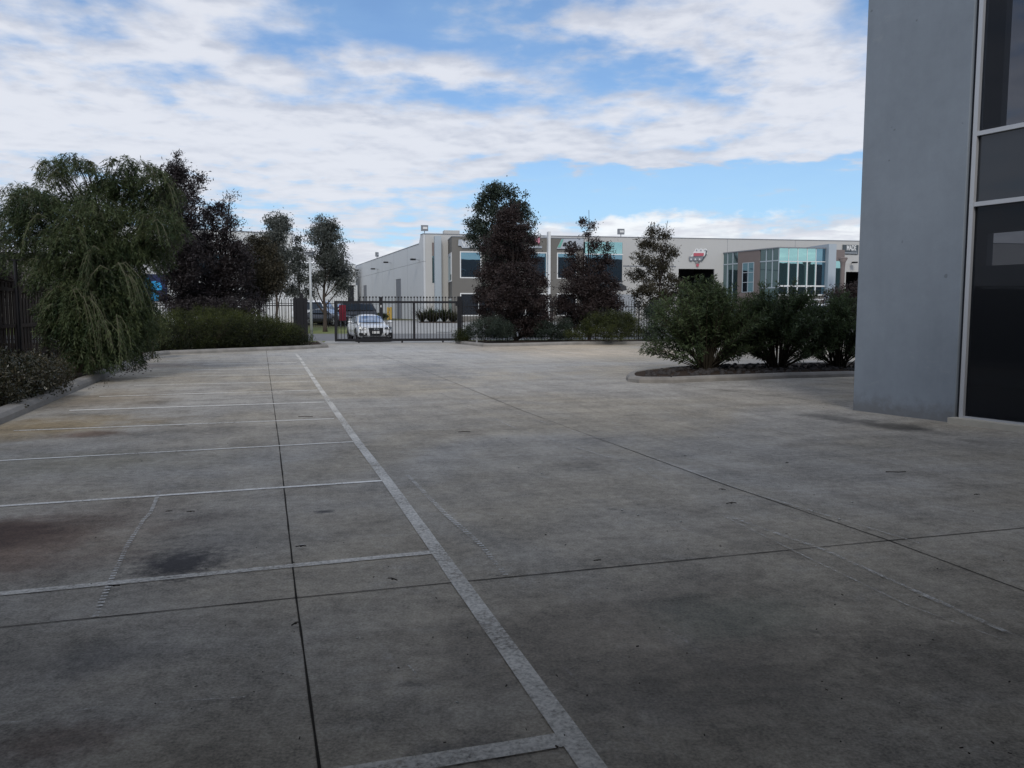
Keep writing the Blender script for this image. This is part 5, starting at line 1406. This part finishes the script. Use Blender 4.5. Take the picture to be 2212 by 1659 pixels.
tree('open_tree', 'open airy brown green tree against the pale wall behind the oleanders', 44.2, 1418,
     [(1442, 480, 7, 6), (1412, 484, 6, 8), (1408, 502, 15, 12), (1438, 508, 14, 16), (1395, 528, 18, 14), (1428, 535, 22, 16), (1452, 545, 12, 14), (1385, 560, 22, 16), (1425, 568, 28, 18), (1385, 592, 26, 16), (1430, 600, 34, 20), (1460, 610, 18, 20), (1372, 632, 14, 9), (1395, 625, 26, 16), (1440, 640, 36, 20), (1410, 665, 44, 24)],
     M['lf_brown'], M['darktrunk'], 360, 42, .14, .12, .05, .4, .08, G2, seed=24, zmin=.12, twigs=1.4)
tree('open_tree', 'leafy reddish bush beside the near building behind the oleanders', 44.0, 1830,
     [(1800, 640, 26, 22), (1835, 630, 24, 24), (1815, 668, 30, 24), (1845, 680, 26, 24)], M['lf_maroon'], M['darktrunk'], 150, 45, .15, .11, .05, .2, .06, None, cat='bush', seed=25, zmin=.12)
# --- rounded shrubs in the right bed
def shrub(label, y, bx, blobs, mat, ncl, seed, L=.07, Wd=.022, group=None, up=.25, per=60, csize=.12, zmin=.1, name='shrub'):
    return tree(name, label, y, bx, blobs, mat, M['stem'], ncl, per, csize, L, Wd, -.0, .035, group, base_z=.08, cat='shrub', depth=1.0, up=up, seed=seed, zmin=zmin, twigs=.6)
shrub('dark rounded shrub at the foot of the maroon tree beside the gate', 39.6, 1045, [(1030, 705, 26, 18), (1058, 700, 30, 18), (1085, 708, 26, 18), (1040, 722, 36, 12), (1080, 722, 36, 12)], M['lf_dkgreen'], 240, 31)
shrub('small low shrub at the right end of the gate', 40.4, 998, [(995, 722, 12, 12), (1010, 718, 12, 14), (1000, 732, 14, 8)], M['lf_hedge'], 90, 32)
shrub('wide yellow green mounded shrub in front of the ragged maroon tree', 40.0, 1318, [(1300, 690, 40, 20), (1340, 690, 40, 20), (1275, 712, 34, 18), (1320, 712, 50, 22), (1362, 708, 28, 24), (1245, 722, 28, 14)], M['lf_hedge'], 520, 33, per=70)
shrub('dark upright shrub between the yellow green mound and the oleanders', 41.2, 1405, [(1400, 680, 22, 24), (1420, 670, 22, 24), (1400, 715, 26, 22), (1440, 705, 30, 24)], M['lf_dkgreen'], 260, 34)
shrub('low dark shrub behind the first oleander', 41.6, 1190, [(1180, 712, 26, 20), (1215, 708, 26, 20), (1150, 722, 30, 14), (1205, 726, 34, 10)], M['lf_dkgreen'], 260, 35)
shrub('low green ground shrub behind the middle oleander', 41.6, 1600, [(1480, 705, 40, 24), (1540, 705, 40, 22), (1600, 705, 40, 22), (1660, 705, 40, 22), (1720, 705, 40, 20), (1780, 705, 40, 20)], M['lf_dkgreen'], 420, 36)
# --- long hedge, left: mounds that follow the kerb
def hedge():
    global NP
    NP = np.random.default_rng(41)
    hc = KL1.lerp(KR, .55)
    e = empty('hedge', (hc.x, hc.y + 1, .08), 'long sprawling dark green hedge along the far kerb left of the gate', 'hedge')
    bl = []
    for f, off, h, r in ((.0, 1.5, 1.15, .9), (.12, 1.3, 1.15, 1.0), (.12, 2.6, 1.35, 1.0), (.26, 1.3, 1.3, 1.1), (.30, 2.6, 1.55, 1.1), (.42, 1.3, 1.45, 1.15), (.46, 2.7, 1.75, 1.1), (.58, 1.3, 1.5, 1.15),
                         (.62, 2.7, 1.75, 1.1), (.72, 1.3, 1.35, 1.1), (.76, 2.5, 1.60, 1.1), (.86, 1.15, 1.10, 1.0), (.88, 2.1, 1.30, .95), (.965, 1.15, .82, .85), (.97, 1.9, .95, .85), (-.12, 2.2, 1.1, .9)):
        p = KL1.lerp(KR, f); dd = (KR - KL1).normalized(); n_ = Vector((-dd.y, dd.x, 0))
        q = p + n_ * off
        bl.append((q.x, q.y, .08 + h * .38, r, r * .95, h * .62))
    bl = np.array(bl)
    ncl = 3000; w = bl[:, 3] * bl[:, 5]; idx = NP.choice(len(bl), ncl, p=w / w.sum())
    u = NP.normal(size=(ncl, 3)); u /= np.linalg.norm(u, axis=1, keepdims=True); r = NP.random(ncl) ** (1 / 5.0)
    c = bl[idx, :3] + u * r[:, None] * bl[idx, 3:6]; c[:, 2] = np.where(c[:, 2] < .15, .15 + NP.random(ncl) * .35, c[:, 2])
    per = 46; cl = np.repeat(np.arange(ncl), per); N = len(cl)
    pos = c[cl] + NP.normal(size=(N, 3)) * .085; pos[:, 2] = np.maximum(pos[:, 2], .1)
    d = NP.normal(size=(N, 3)) * .8 + u[idx * 0 + np.arange(ncl)][cl] * .8; d[:, 2] += .5
    tone = (NP.normal(.12, .18, ncl) + .50 * np.clip(u[:, 2], 0, 1) ** 2)[cl] + NP.normal(0, .15, N)  # lower shading put into the leaf colour; upward-facing tips yellow-green
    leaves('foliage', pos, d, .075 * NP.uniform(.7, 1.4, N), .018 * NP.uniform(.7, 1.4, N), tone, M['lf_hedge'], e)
    b = MB(); rr = random.Random(4)
    for k_ in range(260):
        q = bl[rr.randrange(len(bl))]; a = Vector((q[0] + rr.uniform(-.3, .3), q[1] + rr.uniform(-.3, .3), .05)); t_ = Vector((q[0] + rr.uniform(-.8, .8) * q[3], q[1] + rr.uniform(-.8, .8) * q[4], q[2] + q[5] * rr.uniform(.2, .9)))
        b.tube([a, a.lerp(t_, .5) + Vector((0, 0, .1)), t_], [.02, .013, .006], 4, False)
    b.build('stems', M['stem'], e)
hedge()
shrub('pale tipped upright bush between the weeping tree and the hedge', 27.5, 325, [(325, 690, 16, 22), (340, 700, 16, 18), (318, 722, 20, 20), (345, 730, 18, 14)], M['lf_strap'], 130, 42, L=.10, Wd=.02, per=36)
# --- leafy glossy bush at the left edge
def bush_left():
    global NP
    NP = np.random.default_rng(51)
    pts = []
    for vx, vy, y, r, rz in ((20, 835, 13.6, .62, .42), (62, 828, 14.4, .60, .42), (100, 835, 15.0, .45, .34), (-30, 820, 13.4, .8, .5), (40, 800, 15.2, .6, .35), (0, 860, 12.7, .42, .34), (90, 812, 16.2, .5, .35)):
        p = V(vx, vy, y); pts.append((p.x, p.y, .45 if rz > .4 else .38, r, r, rz))
    p0 = pts[0]
    e = empty('glossy_bush', (p0[0], p0[1], .08), 'low glossy leaved bush spilling by the kerb at the left edge', 'bush')
    c, idx = crown_clusters(pts, 900, 4.0); c[:, 2] = np.maximum(c[:, 2], .12)
    per = 22; cl = np.repeat(np.arange(900), per); N = len(cl)
    pos = c[cl] + NP.normal(size=(N, 3)) * .07; pos[:, 2] = np.maximum(pos[:, 2], .1)
    d = NP.normal(size=(N, 3)); d[:, 2] += .4
    tone = NP.normal(.30, .18, 900)[cl] + NP.normal(0, .12, N) + (NP.random(N) < .05) * .7
    leaves('foliage', pos, d, .055 * NP.uniform(.7, 1.3, N), .026 * NP.uniform(.8, 1.3, N), tone, M['lf_bush'], e)
    b = MB(); rr = random.Random(5)
    for k_ in range(110):
        q = pts[rr.randrange(len(pts))]; a = Vector((q[0], q[1], .05)); t_ = Vector((q[0] + rr.uniform(-.8, .8) * q[3], q[1] + rr.uniform(-.8, .8) * q[4], q[2] + q[5] * rr.uniform(.0, .8)))
        b.tube([a, t_], [.012, .005], 4, False)
    b.build('stems', M['stem'], e)
bush_left()
# --- oleanders in the island
def oleander(label, vx, yb, hpx, spread, nst, seed, bare=.30, lean=0.0):
    global NP
    NP = np.random.default_rng(seed); rr = random.Random(seed)
    p0 = V(vx, 795, yb); p0.z = .12
    e = empty('oleander', p0, label, 'shrub', 'oleander shrubs in the kerbed island')
    b = MB(); lc = []; ld = []; lt = []
    H = hpx
    for k_ in range(nst):
        az_ = rr.uniform(0, 2 * math.pi); q = rr.random() ** .6
        out = q * spread * rr.uniform(.85, 1.1); h = H * math.sqrt(max(.0, 1 - (q * .90) ** 2)) * rr.uniform(.80, 1.04) + .18
        if rr.random() < .22 and q > .5: h *= rr.uniform(.3, .6); out *= 1.1
        a = p0 + Vector((math.cos(az_), math.sin(az_) * .8, 0)) * rr.uniform(.03, .22)
        t_ = p0 + Vector((math.cos(az_) * out + lean * h * .2, math.sin(az_) * out * .85, h))
        m_ = a.lerp(t_, .5) + Vector((math.cos(az_), math.sin(az_), 0)) * (-.06 * out) + Vector((0, 0, .10 * h))
        pl = bez(a, m_, t_, 8); b.tube(pl, [.016 * (1 - .08 * i) for i in range(9)], 5, False)
        # side shoots with leaves in whorls
        shoots = [(pl, bare, 1.0)]
        for j in range(rr.randint(4, 7)):
            i = rr.randint(3, 7); s0_ = pl[i]; dr = (pl[min(i + 1, 8)] - pl[i - 1]).normalized()
            sd_ = (dr + Vector((rr.gauss(0, .55), rr.gauss(0, .55), rr.gauss(.15, .3)))).normalized(); ln = rr.uniform(.25, .6)
            ql = [s0_, s0_ + sd_ * ln * .5 + Vector((0, 0, .02)), s0_ + sd_ * ln]
            b.tube(ql, [.007, .005, .003], 4, False); shoots.append((ql, .15, .7))
        for ql, st, sc in shoots:
            tot = sum((ql[i+1] - ql[i]).length for i in range(len(ql) - 1)); n = max(3, int(tot * (1 - st) / .042))
            for j in range(n):
                t = st + (1 - st) * (j + rr.random()) / n; x = t * (len(ql) - 1); i = min(int(x), len(ql) - 2)
                pp_ = ql[i].lerp(ql[i+1], x - i); dr = (ql[i+1] - ql[i]).normalized()
                for w_ in range(3):
                    v = Vector((rr.gauss(0, 1), rr.gauss(0, 1), rr.gauss(0, 1))); v = (v - dr * v.dot(dr)).normalized()
                    lc.append(pp_); ld.append(dr * rr.uniform(.2, .9) + v * .8); lt.append(.25 + .3 * t + rr.gauss(0, .14))
    b.build('stems', M['stem'], e, True)
    lc = np.array([tuple(v) for v in lc]); ld = np.array([tuple(v) for v in ld]); N = len(lc)
    leaves('foliage', lc, ld, .125 * NP.uniform(.7, 1.25, N), .024 * NP.uniform(.8, 1.2, N), np.array(lt), M['lf_oleander'], e)
oleander('tallest leftmost oleander with low arching branches in the kerbed island', 1525, 20.9, 2.02, 1.70, 125, 61, .28, -.12)
oleander('middle dense oleander in the kerbed island', 1678, 21.2, 1.86, 1.60, 105, 62, .40)
oleander('thin stemmed oleander next to the near building corner', 1812, 21.5, 1.70, 1.15, 80, 63, .45)
# --- weeping tree
def weeping():
    global NP
    NP = np.random.default_rng(71); rr = random.Random(71)
    y = 19.6; bx = V(215, 800, y).x
    e = empty('weeping_tree', (bx, y, .1), 'large weeping green tree whose foliage hangs over the left kerb', 'tree')
    def Pz(vx, vy, dy=0): 
        p = V(vx, vy, y + dy); return p
    bl = [(160, 352, 24, 14, 0), (112, 356, 18, 14, .2), (182, 366, 20, 16, -.2), (118, 388, 24, 26, .3), (40, 415, 24, 18, 0), (75, 425, 22, 16, .1), (28, 470, 24, 34, .2), (75, 450, 52, 40, -.5), (262, 352, 20, 12, 0), (300, 366, 30, 14, .2), (215, 412, 30, 20, 0), (262, 385, 26, 20, .1),
          (150, 440, 52, 34, .6), (265, 410, 52, 30, .3), (335, 385, 26, 20, -.2), (355, 425, 28, 30, .2), (200, 470, 56, 44, -.7), (300, 460, 56, 44, .4), (345, 490, 40, 42, -.3), (90, 510, 62, 46, .3), (180, 530, 70, 50, -.8), (262, 540, 60, 50, -.2),
          (318, 540, 34, 40, .3), (60, 560, 36, 26, .1), (135, 590, 56, 40, -.5), (218, 610, 56, 50, -.7), (276, 620, 34, 44, 0), (178, 660, 56, 48, -.9), (250, 675, 44, 46, -.4), (205, 720, 50, 36, -1.0), (158, 690, 36, 36, -1.1), (280, 665, 26, 44, 0), (282, 722, 22, 32, 0), (235, 750, 50, 28, -.5), (195, 775, 36, 22, -1.2)]
    B = np.array([(*Pz(q[0], q[1], q[4]), q[2] / F * y, max(q[2], q[3]) / F * y * 1.0, q[3] / F * y) for q in bl])
    top = Vector((bx + .3, y + .4, 4.6))
    b = MB(); base = Vector((V(150, 800, y).x, y + .5, 0))
    spine = bez(base, base + Vector((.15, .2, 2.0)), top, 10); b.tube(spine, [.14 * (1 - .075 * i) for i in range(11)], 8)
    hubs = []
    for q in B:
        t_ = Vector(q[:3]); i = min(9, max(2, int((t_.z * .75) / 4.6 * 10))); a = spine[i]
        ln = (t_ - a).length; m_ = a.lerp(t_, .55) + Vector((0, 0, .28 * ln)); c_ = bez(a, m_, t_ + Vector((0, 0, q[5] * .5)), 7)
        b.tube(c_, [max(.007, .05 * (1 - .12 * k_) * (1 - .05 * i)) for k_ in range(8)], 5, False); hubs.append(c_)
    # hanging strands
    nS = 6200; w = B[:, 3] * B[:, 5]; idx = NP.choice(len(B), nS, p=w / w.sum())
    u = NP.normal(size=(nS, 3)); u /= np.linalg.norm(u, axis=1, keepdims=True); rad = NP.random(nS) ** (1 / 2.4)
    st = B[idx, :3] + u * rad[:, None] * B[idx, 3:6] * np.array([.92, .95, .95]); 
    lc = []; ld = []; lt = []
    tw = MB()
    for i in range(nS):
        s0_ = Vector(st[i]); dirx = Vector((u[i][0], u[i][1], 0)); dirx = dirx.normalized() if dirx.length > .1 else Vector((1, 0, 0))
        s0_.z = max(s0_.z, .35)
        hi = min(1.0, max(0.0, (s0_.z - 1.6) / 2.6)); L_ = min(rr.uniform(.16, .62 - .30 * hi), s0_.z - .14); out = rr.uniform(.15, .48) * (1 - .55 * hi)
        a = s0_ - dirx * out * .4 + Vector((0, 0, .02)); bb_ = s0_ + dirx * out * .6 + Vector((.0, 0, .10)); c_ = bb_ + dirx * out * .30 + Vector((rr.gauss(0, .04), rr.gauss(0, .04), -L_))
        pl = [a, bb_] + [bb_.lerp(c_, t) + dirx * .10 * math.sin(t * 1.6) for t in (.33, .66, 1.0)]
        if i % 3 == 0 : tw.tube(pl, [.006, .005, .004, .003, .002], 3, False)
        tone = rr.gauss(.36, .16)
        n = int((L_ + out) / .021)
        for j in range(n):
            x = (j + rr.random()) / n * 4; k_ = min(int(x), 3); pp_ = pl[k_].lerp(pl[k_+1], x - k_); dr = (pl[k_+1] - pl[k_]).normalized()
            v = Vector((rr.gauss(0, .7), rr.gauss(0, .7), -.45 + rr.gauss(0, .3))) + dr * .45 + dirx * .2
            lc.append(pp_); ld.append(v); lt.append(tone + rr.gauss(0, .12))
    # paler arching fronds on the outside of the crown
    for vx, vy, dxx, ln in ((245, 578, 1, 1.1), (235, 582, -1, .9), (140, 628, -1, 1.0), (152, 632, 1, .9), (170, 652, 1, 1.1), (190, 640, 1, 1.2), (330, 480, 1, .6), (215, 540, -1, .9), (100, 470, -1, .8), (60, 440, -1, .7),
                            (350, 400, 1, .7), (250, 690, 1, 1.0), (210, 700, 1, .9), (128, 375, -1, .45), (190, 352, 1, .45), (105, 352, -1, .4), (255, 348, -1, .5), (310, 362, 1, .5), (340, 378, 1, .5), (160, 500, 1, .9), (270, 600, 1, .7), (190, 768, 1, .35), (205, 780, -1, .3)):
        o_ = V(vx, vy, y - 1.35 - .4 * rr.random() if vy > 440 else y - .2)
        for q in range(5):
            sd_ = Vector((dxx * rr.uniform(.25, .8), rr.uniform(-.5, .1), 0)); l2 = ln * rr.uniform(.6, 1.0)
            pl = [o_, o_ + sd_ * .35 * l2 + Vector((0, 0, .12 * l2)), o_ + sd_ * .75 * l2 - Vector((0, 0, .20 * l2)), o_ + sd_ * 1.0 * l2 - Vector((0, 0, .65 * l2)), o_ + sd_ * 1.1 * l2 - Vector((0, 0, 1.05 * l2))]
            if pl[-1].z < .25: continue
            tw.tube(pl, [.009, .008, .006, .004, .003], 4, False)
            n = int(l2 * 75); tone = rr.uniform(.34, .68)
            for j in range(n):
                x = (j + rr.random()) / n * 4; k_ = min(int(x), 3); pp_ = pl[k_].lerp(pl[k_+1], x - k_); dr = (pl[k_+1] - pl[k_]).normalized()
                v = Vector((rr.gauss(0, .45), rr.gauss(0, .45), -.5)) + dr * .5
                lc.append(pp_); ld.append(v); lt.append(tone + rr.gauss(0, .1))
    for k_ in range(700):
        h = hubs[idx[k_]]; a = h[rr.randrange(3, 8)]; t_ = Vector(st[k_]); b.tube([a, a.lerp(t_, .5) + Vector((0, 0, .1)), t_], [.009, .006, .004], 3, False)
    b.build('trunk', M['trunk'], e, True); tw.build('hanging_twigs', M['twig'], e)
    lc = np.array([tuple(v) for v in lc]); ld = np.array([tuple(v) for v in ld]); N = len(lc)
    leaves('crown', lc, ld, .105 * NP.uniform(.7, 1.3, N), .0165 * NP.uniform(.8, 1.3, N), np.array(lt), M['lf_weep'], e)
    print('weeping leaves', N)
weeping()
# --- strappy tufts
def tuft(label, p, n, H, Wd, mat, seed, spread=.5, group=None, name='strappy_plant'):
    rr = random.Random(seed); e = empty(name, p, label, 'plant', group)
    b = MB()
    for i in range(n):
        a = rr.uniform(0, 6.28); L_ = H * rr.uniform(.6, 1.15); o = rr.uniform(.25, 1.0) * spread; d = Vector((math.cos(a), math.sin(a), 0)); s_ = Vector((-d.y, d.x, 0)) * Wd * .5
        q = Vector(p) + d * rr.uniform(0, .12); m_ = q + d * o * .55 + Vector((0, 0, L_ * .62)); t_ = q + d * o * 1.15 + Vector((0, 0, L_ * rr.uniform(.35, 1.0)))
        b.add([q - s_, q + s_, m_ + s_ * .8, m_ - s_ * .8, t_], [(0, 1, 2, 3), (3, 2, 4)])
    b.build('blades', mat, e); return e
GT = 'strappy plants along the left kerb'
rr_ = random.Random(81)
labs = ['strappy tuft nearest the camera under the weeping tree', 'second strappy tuft along the left kerb', 'third strappy tuft along the left kerb', 'fourth strappy tuft along the left kerb', 'fifth strappy tuft along the left kerb', 'farthest strappy tuft at the corner of the left kerb']
for i in range(6):
    q = KL0.lerp(KL1, .60 + i * .068) + nL * rr_.uniform(.45, .8); q.z = .09
    tuft(labs[i], q, 150, rr_.uniform(.55, .8), .016, M['lf_strap'], 90 + i, .55, GT)
ws_ = ['brown strappy clump at the near end of the warehouse garden', 'second strappy clump of the warehouse garden', 'third strappy clump of the warehouse garden', 'fourth strappy clump of the warehouse garden', 'strappy clump below the taupe office corner']
for i, vx in enumerate((912, 930, 939, 960, 979)):
    yy = (76.6, 76.0, 75.2, 76.0, 74.9)[i]; q = Vector((KX(vx, 680) * yy, yy, 0)); q.z = gz(q.x, q.y)
    tuft(ws_[i], q, 150, 1.35 + .3 * (i % 2), .07, M['lf_dryst'] if i % 2 == 0 else M['lf_strap'], 100 + i, 1.5, 'strappy plants in the warehouse garden')
for i, vx in enumerate((864 - 18, 856, 872)):
    pass
shrub('low green shrub row at the far end of the warehouse driveway', 78, 815, [(800, 683, 9, 6), (815, 682, 9, 6), (830, 684, 8, 5), (790, 680, 7, 8)], M['lf_hedge'], 60, 43, L=.16, Wd=.06, zmin=.8)
b = MB(); a_, c_ = ST(s_at(905, 74), 74.2), ST(s_at(992, 74), 73.6)
b.prism([(a_.x, a_.y), (c_.x, c_.y), (c_.x + .4, c_.y + 4.4), (a_.x - .2, a_.y + 5.0)], .3, .68); struct('garden_soil', b, M['soil'])
# fallen leaf and grass tips on the verge
print('objects', len(bpy.data.objects), 'faces', sum(len(m.polygons) for m in bpy.data.meshes))
# --- added unseen blocks that shade the near concrete and darken far window reflections
simple_block('side_reflect_block', 'unseen charcoal block added at right for dark window reflections', (150, -22), (36, -6), 24, 0, 13.0, M['charcoal'])
simple_block('rear_shade_block', 'unseen charcoal block added behind the camera to shade the near concrete', (32, -1.2), (-46, -5.5), 24, 0, 11.8, M['charcoal'], [(18, 23, .1, 5.2), (40, 45, .1, 5.2)])

cn = MB(); cn.box((-2.2, .50, 3.9), (22, 6.4, .35), 0.055); cn.build('shade_overhang', M['charcoal'], bpy.data.objects['rear_shade_block'])  # unseen overhang added to darken the near ground
